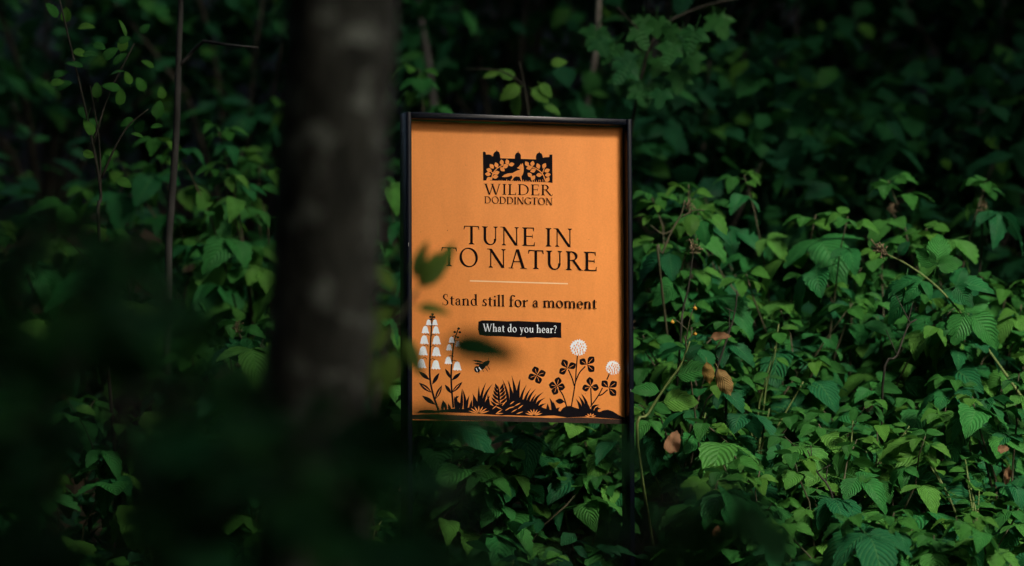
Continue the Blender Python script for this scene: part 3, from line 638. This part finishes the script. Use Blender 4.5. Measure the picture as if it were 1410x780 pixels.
# behind and below the board, and the bank on the other side of the trunk
for px, d, h, lab in [(600, 10.0, .50, 'bramble under the board beside the nearer-trunk post'), (680, 9.75, .42, 'bramble with wide leaves under the middle of the board'), (760, 9.9, .46, 'bramble with a bright drooping leaf under the board'), (828, 9.95, .48, 'bramble under the board beside the far post'), (640, 9.4, .30, 'small bramble between the sign posts at the lower picture edge'), (740, 9.3, .34, 'small blue-green bramble between the sign posts'), (540, 9.7, .55, 'bramble with a bare forked stem between trunk and sign'), (530, 10.3, .95, 'tall shaded bramble between trunk and sign'), (600, 10.9, 1.1, 'tall shaded bramble hidden behind the board')]:
    x, y = bx_at(px, d); bramble(x, y, h, lab, canes=5, leaves=10, young=1 if px in (760, 540) else 0)
for px, d, h, lab in [(20, 10.9, .75, 'dim bramble at the picture edge under the gloomy shrubs'), (110, 11.2, .8, 'dim bramble behind the foot of the thin sapling'), (205, 11.0, .75, 'dim bramble tucked behind the slim grey stem'), (285, 11.3, .85, 'blurred bramble lit from above beside the slim grey stem'), (385, 11.1, .8, 'blurred bramble half hidden by the trunk')]:
    x, y = bx_at(px, d); bramble(x, y, h, lab, canes=5, leaves=9, size=1.1, group='bramble plants beyond the trunk')
for px, d, h, lab in [(355, 9.9, .72, 'lit bramble with ribbed leaves against the dark trunk'), (300, 10.1, .80, 'lit bramble with pointed leaves beside the slim grey stem'), (265, 9.7, .55, 'bramble with a small leaf fan below the slim grey stem'), (190, 10.0, .60, 'shaded bramble with a pale flower-like sprig'), (100, 9.9, .62, 'shaded bramble in the gloom below the thin sapling'), (30, 10.0, .66, 'shaded bramble at the picture edge below the thin sapling'), (370, 10.6, 1.05, 'tall yellow-green bramble tight behind the dark trunk'), (330, 9.3, .40, 'low bramble seen through a gap in the dark blurred leaves'), (150, 9.3, .42, 'low bramble almost lost in the dark corner')]:
    x, y = bx_at(px, d); bramble(x, y, h, lab, canes=4, leaves=10, seeds=1 if px in (355, 190) else 0, group='bramble plants beyond the trunk')

# ------------------------------------------------------------------ merged foliage
def leaf_card(L, asp, n=3):
    v, f, uv = leaflet(L, L * asp, n, .2, .3, 0.0)
    return v, np.array(f), np.array(uv)
CARD = leaf_card(1.0, .72)
def diamond():
    V = np.array([(0, 0, 0), (.34, .45, .06), (0, 1, -.12), (-.34, .45, .06)]); return V, np.array([(0, 1, 2, 3)]), np.array([(.5, 0), (1, .5), (.5, 1), (0, .5)])
DIA = diamond()
def foliage(name, pos, axis, normal, size, mat, parent=None, card=CARD, off=(0, 0, 0)):
    V0, F0, U0 = card; n = len(pos)
    a = axis / np.linalg.norm(axis, axis=1, keepdims=True); x = np.cross(a, normal); x /= np.linalg.norm(x, axis=1, keepdims=True) + 1e-9; z = np.cross(x, a)
    B = np.stack([x, a, z], 2) * size[:, None, None]
    V = (np.einsum('nij,kj->nki', B, V0) + (pos - np.array(off))[:, None, :]).reshape(-1, 3)
    F = (F0[None] + (np.arange(n) * len(V0))[:, None, None]).reshape(-1, F0.shape[1])
    return link(name, mesh_np(name, V, F, mat, uv=np.tile(U0, (n, 1)), rnd=np.repeat(rng.random(n), len(V0))), parent)
def ground_np(x, y): return np.array([ground_z(a, b) for a, b in zip(x, y)])
def scatter_cover(name, x0, x1, y0, y1, n, hmax, size, mat, label, clumpy=False):
    x = rng.uniform(x0, x1, n); y = rng.uniform(y0, y1, n)
    if clumpy:
        k = np.sin(x * 5.1 + y * 2.3) + np.sin(x * 2.7 - y * 4.2 + 1) + np.sin(y * 6.1 + x) > .1; x, y = x[k], y[k]; n = len(x)
    z = ground_np(x, y) + hmax * rng.random(n) ** 1.3
    th = rng.uniform(0, 6.283, n); ax = np.stack([np.cos(th), np.sin(th) - .3, rng.uniform(-.5, .2, n)], 1); nm = np.stack([rng.normal(0, .25, n), rng.normal(-.4, .25, n), np.ones(n)], 1)
    o = foliage(name, np.stack([x, y, z], 1), ax, nm, rng.uniform(.6, 1.2, n) * size, mat); tag(o, label, kind='stuff')
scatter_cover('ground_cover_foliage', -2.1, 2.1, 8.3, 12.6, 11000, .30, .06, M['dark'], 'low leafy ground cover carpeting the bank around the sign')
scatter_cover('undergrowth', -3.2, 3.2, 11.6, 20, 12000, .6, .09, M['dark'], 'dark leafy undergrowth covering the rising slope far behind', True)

def clump_points(center, radii, n_clumps, per, shell=.55, spread=.16):
    c = []
    for _ in range(n_clumps):
        d = rng.normal(size=3); d /= np.linalg.norm(d); c.append(np.array(center) + d * np.array(radii) * (shell + (1 - shell) * rng.random()))
    c = np.array(c); sz = rng.uniform(.6, 1.4, n_clumps)
    pts = np.concatenate([ci + rng.normal(size=(per, 3)) * spread * s * np.array([1, 1, .6]) for ci, s in zip(c, sz)])
    return pts, c
def crown_mesh(name, pts, size, mat, parent, off, card=CARD, tilt=-.3):
    n = len(pts); th = rng.uniform(0, 6.283, n)
    ax = np.stack([np.cos(th), np.sin(th), rng.uniform(-.9, .1, n)], 1); nm = np.stack([rng.normal(0, .4, n), rng.normal(tilt, .4, n), np.ones(n)], 1)
    return foliage(name, pts, ax, nm, rng.uniform(.5, 1.4, n) * size, mat, parent, card, off)
# shrubs on the slope behind: each its own thing
SHRUBS = [(940, 11.6, 1.45, .55, 'shrub with pale blurred leaves right behind the sign post'), (1075, 12.0, 1.3, .6, 'dark rounded shrub behind the middle of the bramble bank'), (1215, 12.3, 1.4, .65, 'blurred shrub with small bright leaves above the bramble seed heads'), (1360, 11.9, 1.35, .6, 'blurred shrub at the picture edge above the brambles'),
          (700, 11.7, 1.7, .55, 'leafy shrub just over the sign top'), (820, 12.6, 1.9, .6, 'shrub wrapped about the pale stem over the sign'), (600, 12.2, 1.8, .6, 'shaded shrub between trunk and sign top'), (1000, 13.4, 2.1, .8, 'tall dark shrub in the upper background beside the maple branch'), (1160, 13.8, 2.2, .8, 'tall dark shrub in the gloomiest part of the upper background'), (1320, 13.4, 2.1, .8, 'tall dark shrub towards the upper picture corner'),
          (330, 11.6, 1.3, .6, 'blurred yellow-green shrub between slim stem and trunk'), (200, 12.2, 1.4, .65, 'shaded shrub behind the slim grey stem'), (60, 11.8, 1.3, .65, 'shaded shrub at the picture edge behind the thin sapling'), (430, 13.0, 2.0, .75, 'shaded shrub hidden behind the dark trunk'), (150, 13.6, 2.1, .8, 'dim blue-green shrub at the top of the gloom'), (720, 14.2, 2.3, .9, 'tall dim shrub above the sign far up the slope'), (1420, 12.8, 1.9, .7, 'dim shrub half outside the picture'), (560, 14.0, 2.3, .8, 'tall dim shrub beyond the trunk top')]
SHRUBS += [(955, 10.2, .85, .4, 'low blurred shrub rising over the brambles beside the sign'), (1120, 10.5, .85, .45, 'low blurred shrub over the dip in the brambles'), (1290, 10.3, .85, .45, 'low blurred shrub over the brambles near the picture edge'), (1400, 10.4, .9, .4, 'low blurred shrub over the brambles at the picture edge')]
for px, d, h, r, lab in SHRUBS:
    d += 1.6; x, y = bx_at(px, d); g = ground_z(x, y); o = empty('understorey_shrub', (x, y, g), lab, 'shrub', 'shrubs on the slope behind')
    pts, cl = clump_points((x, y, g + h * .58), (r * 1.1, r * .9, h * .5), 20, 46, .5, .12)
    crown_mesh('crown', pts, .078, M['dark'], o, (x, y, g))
    t = Tubes()
    for c in cl[:12]:
        c = Vector(c) - Vector((x, y, g)); t.add([(0, 0, -.05), (c.x * .35, c.y * .35, c.z * .55), c], [.011, .007, .003], 5)
    link('stem', t.mesh('stem', M['twig']), o)

# ------------------------------------------------------------------ trees
def in_gap(P):
    """openings cut into the crowns to steer sunlight onto sign and bank"""
    out = np.zeros(len(P), bool)
    for (y, x, z, rx, rz) in GAPS:
        t = (P[:, 1] - y) / SUN.y; q = P - np.outer(t, np.array(SUN))
        out |= (t > 1.0) & ((((q[:, 0] - x) / rx) ** 2 + ((q[:, 2] - z) / rz) ** 2) < 1)
    return out
GAPS = [(13.0, 1.2, 3.4, .45, .4), (11.2, -.7, 2.5, .35, .35), (9.6, 0.55, 2.14, 1.15, .78), (9.9, -.85, 2.15, .55, .55), (10.8, .15, 2.75, .6, .42), (10.35, .85, 2.25, 1.0, .5), (12.6, -1.0, 3.0, .35, .3), (12.6, .15, 3.35, .5, .4), (10.5, -1.25, 2.7, .25, .3)]  # openings set by hand to shape the light on sign, bank and slope
def clear_view(P):
    """nothing of the canopy hangs into the picture"""
    q = P - np.array(CAM); dep = q @ np.array(FWD); u = q @ np.array(UP); r = q[:, 0]
    return (dep > 0) & (np.abs(r) < dep * .150 + .12) & (u < dep * .090 + .15)
def tree(name, pts, rads, label, crown_c, crown_r, n_cl, per, bark, size=.16, limbs=10, sides=12, spread=.38, wob=.08):
    base = Vector(pts[0]); o = empty(name, base, label, 'tree', 'trees of the wood'); P = spline(pts, 5); k = len(P)
    rr = [float(np.interp(i / (k - 1), np.linspace(0, 1, len(rads)), rads)) for i in range(k)]
    tr = Tubes().add([p_ - base for p_ in P], rr, sides, wob); link('trunk', tr.mesh('trunk', bark), o)
    cp, cl = clump_points(crown_c, crown_r, n_cl, per, .25, spread)
    keep = ~(in_gap(cp) | clear_view(cp)); cp = cp[keep]
    crown_mesh('crown', cp, size, M['dark'], o, tuple(base), DIA, 0)
    t = Tubes(); top = P[-1]
    kept = [c for c in cl if not (in_gap(c[None])[0] or clear_view(c[None])[0])]
    for c in kept[:limbs]:
        c = Vector(c); s = P[int(k * random.uniform(.6, .98))]; m_ = s.lerp(c, .5) + Vector((0, 0, .2))
        if any(clear_view(np.array(q_)[None])[0] for q_ in (s, m_, c)): continue
        t.add([s - base, m_ - base, c - base], [rr[-1] * .7 + .01, .018, .006], 6)
    if t.V: link('limb', t.mesh('limb', M['grey_bark']), o)
    return o
# the out-of-focus trunk in front
D = 5.7
tp = [at(436, 900, D) + Vector((0, 0, -.75)), at(432, 780, D), at(434, 560, D), at(446, 380, D), at(458, 190, D), at(472, 0, D), at(488, -300, D), at(505, -700, D) , at(530, -2200, D)]
tp[0].z = ground_z(tp[0].x, tp[0].y) - .05
tree('trunk_tree', tp, [.092, .076, .073, .073, .074, .074, .07, .06, .03], 'dark lichen-spotted tree trunk standing out of focus before the sign', (-.8, 5.0, 5.6), (2.0, 2.3, 1.3), 130, 60, M['bark'], .13, 10, 20, .3, .10)
# slim grey stem further back
D = 10.1
tp = [at(228, 560, D), at(231, 390, D), at(236, 280, D), at(243, 180, D), at(246, 70, D), at(249, 0, D), at(252, -200, D), at(262, -900, D)]
tp[0].z = ground_z(tp[0].x, tp[0].y) - .05
slim = tree('slim_tree', tp, [.0105, .0098, .0092, .0088, .0078, .0065, .006, .004], 'slim grey tree stem with a snapped side twig', (-1.6, 10.6, 4.7), (1.0, 1.0, .8), 26, 40, M['grey_bark'], .10, 6, 8, .25)
t = Tubes(); b_ = Vector(slim.location)
t.add([q - b_ for q in (at(245, 92, D), at(256, 82, D), at(268, 68, D), at(280, 57, D - .05), at(310, 62, D - .1), at(355, 66, D - .2))], [.006, .005, .0045, .004, .0035, .002], 6)
link('side_twig', t.mesh('side_twig', M['grey_bark']), slim)
# unseen trees of the wood, added so that their crowns shade the scene
for x, y, h, c, r, n, lab in [(-3.0, 7.5, 9, (-2.6, 7.5, 6.2), (2.2, 2.4, 2.4), 110, 'unseen woodland tree added for shade, standing beyond the picture edge on the trunk side'),
                              (-2.6, 2.0, 10, (-2.2, 2.2, 5.6), (2.4, 2.6, 2.8), 110, 'unseen woodland tree added for shade, beside the path near the viewer'),
                              (3.6, 0.5, 10, (2.8, -.5, 6.6), (2.6, 2.6, 2.6), 110, 'unseen woodland tree added for shade, beside the path behind the viewer'),
                              (0.3, -3.5, 10, (.6, -3.0, 5.2), (3.0, 2.4, 3.0), 110, 'unseen woodland tree added for shade, on the path side straight behind the viewer'),
                              (3.4, 5.2, 11, (2.6, 5.2, 8.0), (2.6, 2.6, 2.0), 90, 'unseen woodland tree added for shade, leaning over the bank beyond the picture edge'),
                              (3.8, 11.5, 9, (3.2, 11.5, 6.2), (2.4, 2.4, 2.2), 100, 'unseen woodland tree added for shade, at the far end of the bramble bank'),
                              (-3.2, 13.5, 10, (-1.8, 13.2, 7.0), (2.8, 2.6, 2.2), 110, 'unseen woodland tree added for shade, up the slope beyond the slim stem'),
                              (2.9, 16.5, 10, (1.0, 14.5, 7.2), (3.0, 3.0, 2.0), 120, 'unseen woodland tree added for shade, at the top of the slope'),
                              (-1.6, -1.2, 10, (-.4, 1.0, 6.4), (2.4, 2.4, 1.8), 120, 'unseen woodland tree added for shade, arching over the path by the viewer'),
                              (-6.0, 5.0, 10, (-5.6, 5.0, 4.8), (2.4, 4.0, 3.6), 110, 'unseen woodland tree added for shade, deeper in the wood on the trunk side'),
                              (6.8, 7.5, 10, (6.6, 7.5, 4.4), (2.0, 4.0, 3.6), 110, 'unseen woodland tree added for shade, deeper in the wood beyond the bramble bank'),
                              (-.2, 21.0, 10, (0, 20.0, 9.0), (6.0, 2.5, 3.5), 120, 'unseen woodland tree added for shade, crowning the slope far behind the sign')]:
    g = ground_z(x, y); tree('unseen_shade_tree', [(x, y, g - .1), (x + .05, y, g + h * .3), (x - .05, y + .1, g + h * .6), (x, y, g + h * .85)], [.16, .13, .1, .05], lab, c, r, int(n * (1.3 if y > 11 else 1.6)), 70, M['bark'], .24, 14, 10, .45)
# unseen leafy wall added all round to cut low sky light, and floor plants
n = 60000; a_ = rng.uniform(0, 6.283, n); r_ = rng.uniform(8.0, 12.5, n); cl_ = .5 + .5 * np.sin(a_ * 9) * np.sin(a_ * 5 + 1)
P_ = np.stack([np.cos(a_) * r_, 4.0 + np.sin(a_) * r_, np.zeros(n)], 1); P_[:, 2] = ground_np(P_[:, 0], P_[:, 1]) + rng.random(n) * (3.6 + 2.2 * cl_)
P_ = P_[~(clear_view(P_) | in_gap(P_) | ((np.abs(P_[:, 0]) < 3.2) & (P_[:, 1] > 9)))]
o = crown_mesh('shade_leaf_wall', P_, .30, M['dark'], None, (0, 0, 0), DIA, 0); tag(o, 'unseen leafy wall of woodland added around to cut low sky light', kind='stuff')
n = 9000; P_ = np.stack([rng.uniform(-9, 9, n), rng.uniform(-7, 16, n), np.zeros(n)], 1); P_[:, 2] = ground_np(P_[:, 0], P_[:, 1]) + .3 * rng.random(n)
P_ = P_[(np.abs(P_[:, 0]) > 1.9) | (P_[:, 1] < 8.2)]
o = crown_mesh('woodland_floor_foliage', P_, .13, M['dark'], None, (0, 0, 0)); tag(o, 'low plants covering the woodland floor around the viewer', kind='stuff')
# pale stems in the far thicket
for pts, d, r, mat, lab in [([(798, 260), (806, 160), (812, 118), (822, 60), (826, -60)], 12.3, .012, 'pale_bark', 'pale leaning sapling stem above the sign'), ([(600, 190), (590, 90), (580, 30), (570, -60)], 12.8, .014, 'grey_bark', 'dim slanting sapling stem between trunk and sign top'), ([(868, 300), (880, 190), (892, 130), (905, 40)], 12.0, .008, 'grey_bark', 'thin brownish stem rising beside the sign corner'), ([(1330, 300), (1350, 160), (1375, 60), (1390, -60)], 13.2, .011, 'grey_bark', 'dim sapling stem in the upper picture corner'), ([(968, 280), (972, 200), (974, 150)], 12.2, .009, 'grey_bark', 'short dead stub in the thicket behind the sign'), ([(1095, 140), (1096, 60), (1100, -60)], 13.0, .008, 'grey_bark', 'thin grey stem in the upper background')]:
    W = [at(px, py, d) for px, py in pts]; g = W[0].copy(); g.z = ground_z(g.x, g.y) - .05
    o = empty('sapling', g, lab, 'sapling', 'thin stems in the thicket behind'); P = spline([g] + W, 4); k = len(P)
    link('stem', Tubes().add([p_ - g for p_ in P], [r * (1 - .5 * i / k) for i in range(k)], 7, .2).mesh('stem', M[mat]), o)
    for i in range(6):
        p_ = P[int(k * random.uniform(.4, .99))] - g; put_leaf(o, random.choice(HZ), p_, jitter(Vector((0, -.4, -.2)), .6), jitter(Vector((0, -.5, 1)), .3), 1.0)

# ------------------------------------------------------------------ leafy shoots traced where they stand
def shoot(name, label, cat, d, paths, leaves, r, mat, pick, size=1.0, group=None, base_px=None, ddepth=0.0, droop=-.2):
    """paths: polylines of photo pixels; leaves: (px, py, angle in the picture, scale[, mesh list])"""
    p0 = at(paths[0][0][0] + random.choice((-1, 1)) * 45, paths[0][0][1], d + .4); g = p0.copy(); g.z = ground_z(g.x, g.y) - .03
    o = empty(name, g, label, cat, group); t = Tubes()
    for k, path in enumerate(paths):
        W = [at(px, py, d) for px, py in path]
        if k == 0: W = [g] + W
        P = spline(W, 4); n = len(P); t.add([q - g for q in P], [max(.0012, (r if k == 0 else r * .6) * (1 - .65 * i / n)) for i in range(n)], 6)
    link('stem', t.mesh('stem', M[mat]), o)
    for lf in leaves:
        px, py, ang, sc = lf[:4]; pk = lf[4] if len(lf) > 4 else pick
        ax = RT * math.cos(R(ang)) + UP * math.sin(R(ang)) - FWD * random.uniform(.0, .5); nm = jitter(UP * .7 - FWD * .8, .25)
        put_leaf(o, random.choice(pk), at(px, py, d + random.uniform(-1, 1) * ddepth) - g, ax, nm, size * sc)
    return o
# thin sapling in the gloom, with small toothed leaves
lv = []
for path in ([(138, 330), (139, 270), (128, 200), (115, 140), (95, 60)], [(139, 265), (136, 190), (125, 120)], [(140, 245), (160, 200), (178, 175)]):
    pass
for (x, y) in [(90, 35), (104, 40), (82, 28), (66, 115), (75, 125), (98, 70), (110, 75), (118, 95), (125, 60), (160, 60), (175, 55), (190, 48), (165, 75), (140, 85), (152, 92), (150, 105), (170, 125), (180, 120), (108, 145), (115, 165), (135, 140), (165, 150), (188, 165), (205, 175), (215, 168), (200, 190), (185, 185), (120, 170), (112, 208), (130, 190), (150, 240), (158, 245), (70, 108), (200, 130), (225, 140), (215, 95)]:
    lv.append((x, y, random.uniform(-80, 200), random.uniform(.7, 1.1)))
shoot('thin_sapling', 'thin dark sapling with small drooping leaves in the gloom', 'sapling', 9.75, [[(137, 345), (139, 270), (128, 200), (115, 140), (95, 55), (82, 0)], [(139, 265), (136, 190), (124, 118)], [(140, 245), (160, 200), (178, 172), (205, 150)], [(128, 200), (150, 130), (185, 60)]], lv, .005, 'twig', ELM, .78, ddepth=.12)
# maple branch hanging into the top of the picture
lv = [(x, y, random.uniform(-150, -30), random.uniform(.8, 1.15)) for (x, y) in [(905, 10), (925, 20), (940, 30), (935, 45), (950, 60), (920, 70), (890, 55), (880, 75), (870, 20), (860, 45), (895, 95), (915, 110), (850, 90), (965, 20), (980, 5), (830, 20), (845, 60), (870, 105), (1000, 12), (885, 8), (815, 40), (905, 40), (940, 85)]]
shoot('maple_sapling', 'maple sapling with lobed leaves above the sign corner', 'sapling', 10.9, [[(845, 420), (858, 260), (880, 120), (905, 45), (960, 12), (1030, -5)], [(880, 120), (890, 60), (850, 10)], [(905, 45), (935, 40), (960, 60)]], lv, .007, 'twig', MAPLE, 1.05, ddepth=.15)
# bright young leaves just over the sign
lv = [(722, 118, 200, .9), (712, 122, -95, 1.0), (728, 120, -30, .8), (712, 112, 140, .75), (740, 112, -45, .7), (690, 100, 190, .6), (745, 145, -10, .7), (755, 90, 20, .6)]
shoot('young_shoot', 'shoot with bright yellow-green leaves just over the sign', 'shoot', 10.7, [[(735, 300), (730, 180), (722, 118), (715, 85)], [(722, 118), (690, 98), (640, 95)]], lv, .004, 'twig', [simple_leaf(.075, .68, 580 + i, M['bright']) for i in range(3)], .9)

# long bare arching cane with leaves
lv = [(1290, 395, 160, 1.0, BR), (1300, 400, 20, 1.1, BR), (1310, 420, -30, 1.1, BR), (1285, 385, 80, .8, BR), (1330, 440, 200, .9, BR), (1250, 370, -100, .9, BR), (1235, 355, 60, .6, BRS)]
o = shoot('arching_cane', 'long bare green bramble cane arching down to the picture edge', 'bramble', 9.9, [[(1440, 600), (1410, 552), (1370, 495), (1330, 440), (1290, 395), (1250, 365), (1220, 350)]], lv, .0042, 'green_cane', BR, 1.0)
q = link('seed_head', SEED[0], o); q.matrix_basis = leaf_matrix(at(1216, 347, 9.88) - o.location, Vector((0, -1, 0)), Vector((-.8, 0, .5)), 1.35)
lv = [(925, 520, 20, 1.1, BRS), (905, 555, 10, 1.1, BRS), (940, 500, 60, .7, BRS), (915, 540, 170, .9, BRS)]
shoot('leaning_cane', 'pale green cane leaning beside the lower sign post', 'bramble', 9.3, [[(878, 612), (893, 570), (918, 530), (938, 502), (950, 470)]], lv, .004, 'green_cane', BRS, 1.0)
lv = [(955, 290, -100, .9, BRS), (965, 298, -75, 1.0, BRS), (975, 293, -35, 1.0, BRS)]
o = shoot('dry_cane', 'dry brown cane with a broken tip beside the upper sign', 'bramble', 10.0, [[(908, 370), (912, 350), (925, 318), (938, 295), (943, 276)], [(925, 318), (912, 322), (895, 310)], [(938, 300), (955, 290), (970, 290)]], lv, .0036, 'cane', BRS, .85)
q = link('seed_head', SEED[1], o); q.matrix_basis = leaf_matrix(at(948, 285, 10) - o.location, Vector((0, -1, 0)), Vector((.3, 0, .9)), .9)
for pts, d, lab in [([(1000, 540), (985, 520), (1000, 470), (1012, 430), (1015, 400)], 9.35, 'dark bare twig crossing the brambles near the yellowed leaf'), ([(936, 480), (940, 430), (948, 395), (955, 345)], 9.6, 'dark upright twig ending in a dry flower head'), ([(1215, 535), (1235, 490), (1250, 450), (1262, 440)], 9.3, 'dark bare twig slanting through the middle brambles'), ([(1150, 700), (1125, 650), (1112, 620)], 9.0, 'pale leaning twig at the foot of the brambles'), ([(1345, 500), (1345, 420), (1352, 340), (1352, 290)], 10.1, 'upright stem topped with a spiky brown seed head')]:
    d += .32; W = [at(px, py, d) for px, py in pts]; g = at(pts[0][0] + random.uniform(-25, 25), pts[0][1], d + .3); g.z = ground_z(g.x, g.y) - .03; o = empty('bare_twig', g, lab, 'twig', 'bare twigs in the brambles')
    P = spline([g] + W, 4); k = len(P); link('stem', Tubes().add([p_ - g for p_ in P], [.0034 * (1 - .6 * i / k) for i in range(k)], 6, .15).mesh('stem', M['green_cane' if 'green' in lab else 'twig']), o)
    if 'head' in lab:
        q = link('seed_head', random.choice(SEED), o); q.matrix_basis = leaf_matrix(P[-1] - g, Vector((0, -1, 0)), Vector((0, 0, 1)), 1.15)
    else:
        t = Tubes()
        for i in range(3):
            s = P[int(k * (.5 + .15 * i))] - g; t.add([s, s + jitter(Vector((0, -.01, .03)), .02)], [.0015, .0008], 4)
        link('side_twig', t.mesh('side_twig', M['twig']), o)

# yellowed, brown and reddish leaves
YL = simple_leaf(.085, .62, 600, M['yellow'], 0, .05, .2); DL = simple_leaf(.055, .85, 601, M['dead'], .2, .02, .1); DL2 = simple_leaf(.06, .5, 602, M['dead'], 0, .03, .1)
def crumple(me, k):
    for v in me.vertices:
        v.co.z += k * (v.co.x ** 2) * 22 + .004 * math.sin(v.co.y * 190 + v.co.x * 90) + .003 * math.sin(v.co.x * 260); v.co.x *= 1 - .25 * abs(math.sin(v.co.y * 45))
for q, k in ((YL, -1), (DL, 1), (DL2, 1.4)): crumple(q, k)
def loose_leaf(px, py, d, mesh, ang, sc, label, nm=None):
    o = link('withered_leaf', mesh); tag(o, label, 'leaf', 'withered leaves'); ax = RT * math.cos(R(ang)) + UP * math.sin(R(ang))
    o.matrix_basis = leaf_matrix(at(px, py, d), ax, nm or (UP * .4 - FWD), sc)
loose_leaf(985, 500, 9.22, YL, -62, .8, 'yellowed leaf hanging in the brambles beside the lower sign')
loose_leaf(972, 492, 9.25, YL, -80, .6, 'smaller yellowed leaf tucked behind the hanging yellowed leaf')
loose_leaf(975, 466, 9.24, DL2, 10, .8, 'curled orange-brown leaf above the hanging yellowed leaf')
loose_leaf(922, 628, 9.05, DL, 75, .95, 'round brown dead leaf low beside the far sign post')
loose_leaf(1390, 640, 9.1, DL2, -100, .7, 'reddish dead leaf hanging by the picture edge')
loose_leaf(1372, 622, 9.15, DL, 20, .5, 'small reddish fallen leaf near the picture edge')
loose_leaf(985, 742, 9.0, DL, 80, .5, 'small orange-brown leaf near the lower picture edge')
# three yellow berries
import bmesh
bm = bmesh.new(); bmesh.ops.create_icosphere(bm, subdivisions=2, radius=.0046)
for v in bm.verts: v.co.z *= .92
bmesh.ops.create_icosphere(bm, subdivisions=1, radius=.0016, matrix=Matrix.Translation((0, 0, .0045)))
me = bpy.data.meshes.new('berry'); bm.to_mesh(me); bm.free(); me.materials.append(flat_mat('berry_yellow', (.55, .28, .03), .4, .4, .1, 150)); me.polygons.foreach_set('use_smooth', [True] * len(me.polygons))
o = shoot('berry_cane', 'thin dry cane carrying three small yellow berries beside the sign', 'bramble', 9.5, [[(948, 500), (945, 470), (950, 440), (957, 419)], [(945, 470), (953, 462), (957, 455)], [(947, 455), (935, 444), (926, 439)]], [(946, 480, 150, .7), (948, 450, 20, .7)], .0022, 'cane', SMALL, .9)
for (px, py) in ((957, 425), (926, 444), (957, 460)):
    q = link('berry', me, o); q.location = at(px, py, 9.5) - o.location
# ------------------------------------------------------------------ dark, blurred foliage near the viewer
def near_shrub(label, d, stems, areas, pick, size, dd=.35, r=.006):
    """areas: (x0, y0, x1, y1, count)"""
    p0 = at(*stems[0][0], d); g = p0.copy(); g.z = ground_z(g.x, g.y) - .03
    o = empty('near_shrub', g, label, 'shrub', 'blurred shrubs near the viewer'); t = Tubes()
    nodes = []
    for k, s in enumerate(stems):
        W = [at(px, py, d + random.uniform(-.1, .1)) for px, py in s]; W = [g + Vector((.02 * k, 0, 0))] + W; P = spline(W, 4); n = len(P); nodes += P
        t.add([q - g for q in P], [max(.0015, r * (1 - .7 * i / n)) for i in range(n)], 6)
    tw = t
    for (x0, y0, x1, y1, c) in areas:
        for _ in range(c):
            q = at(random.uniform(x0, x1), random.uniform(y0, y1), d + random.uniform(-dd, dd)); s = min(nodes, key=lambda v: (v - q).length)
            ax = (q - s) * .8 + jitter(Vector((0, -.02, -.02)), .05); tw.add([s - g, (s.lerp(q, .5) + Vector((0, 0, .01))) - g, q - g], [.0018, .0014, .001], 4)
            put_leaf(o, random.choice(pick), q - g, ax, jitter(Vector((0, -.35, 1)), .3), size * random.uniform(.75, 1.25))
    link('stem', t.mesh('stem', M['twig']), o)
    return o
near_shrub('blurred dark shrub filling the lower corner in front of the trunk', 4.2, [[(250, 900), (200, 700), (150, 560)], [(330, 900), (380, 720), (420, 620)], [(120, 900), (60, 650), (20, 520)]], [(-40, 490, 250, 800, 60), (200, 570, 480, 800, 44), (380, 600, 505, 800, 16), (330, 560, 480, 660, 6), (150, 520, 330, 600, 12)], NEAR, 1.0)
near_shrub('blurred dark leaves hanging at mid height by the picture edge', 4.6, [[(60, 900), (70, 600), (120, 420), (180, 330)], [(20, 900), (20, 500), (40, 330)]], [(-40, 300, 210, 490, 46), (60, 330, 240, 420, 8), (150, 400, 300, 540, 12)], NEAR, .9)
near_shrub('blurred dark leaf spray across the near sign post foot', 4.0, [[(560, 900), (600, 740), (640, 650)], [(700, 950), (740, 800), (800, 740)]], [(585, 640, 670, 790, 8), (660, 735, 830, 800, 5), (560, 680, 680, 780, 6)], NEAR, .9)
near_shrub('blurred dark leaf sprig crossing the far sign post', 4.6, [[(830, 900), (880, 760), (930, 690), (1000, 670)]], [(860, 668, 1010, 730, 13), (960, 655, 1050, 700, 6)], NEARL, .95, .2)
# the sprig with pointed leaves over the board's edge
lv = [(568, 406, 43, 1.35), (568, 390, 76, .9), (572, 400, 62, .9), (566, 424, 4, .8), (556, 425, 195, 1.3), (548, 445, 215, 1.4), (540, 455, 165, 1.3), (530, 480, 240, 1.3), (545, 470, 260, 1.2), (555, 455, -70, 1.0), (535, 430, 175, 1.4), (525, 460, 200, 1.4), (520, 500, 220, 1.3), (550, 410, 120, 1.1)]
shoot('near_sprig', 'blurred sprig of pointed green leaves over the board edge', 'sprig', 6.9, [[(500, 800), (512, 600), (530, 480), (552, 435), (575, 402)]], lv, .0062, 'twig', OLIVE, .80)
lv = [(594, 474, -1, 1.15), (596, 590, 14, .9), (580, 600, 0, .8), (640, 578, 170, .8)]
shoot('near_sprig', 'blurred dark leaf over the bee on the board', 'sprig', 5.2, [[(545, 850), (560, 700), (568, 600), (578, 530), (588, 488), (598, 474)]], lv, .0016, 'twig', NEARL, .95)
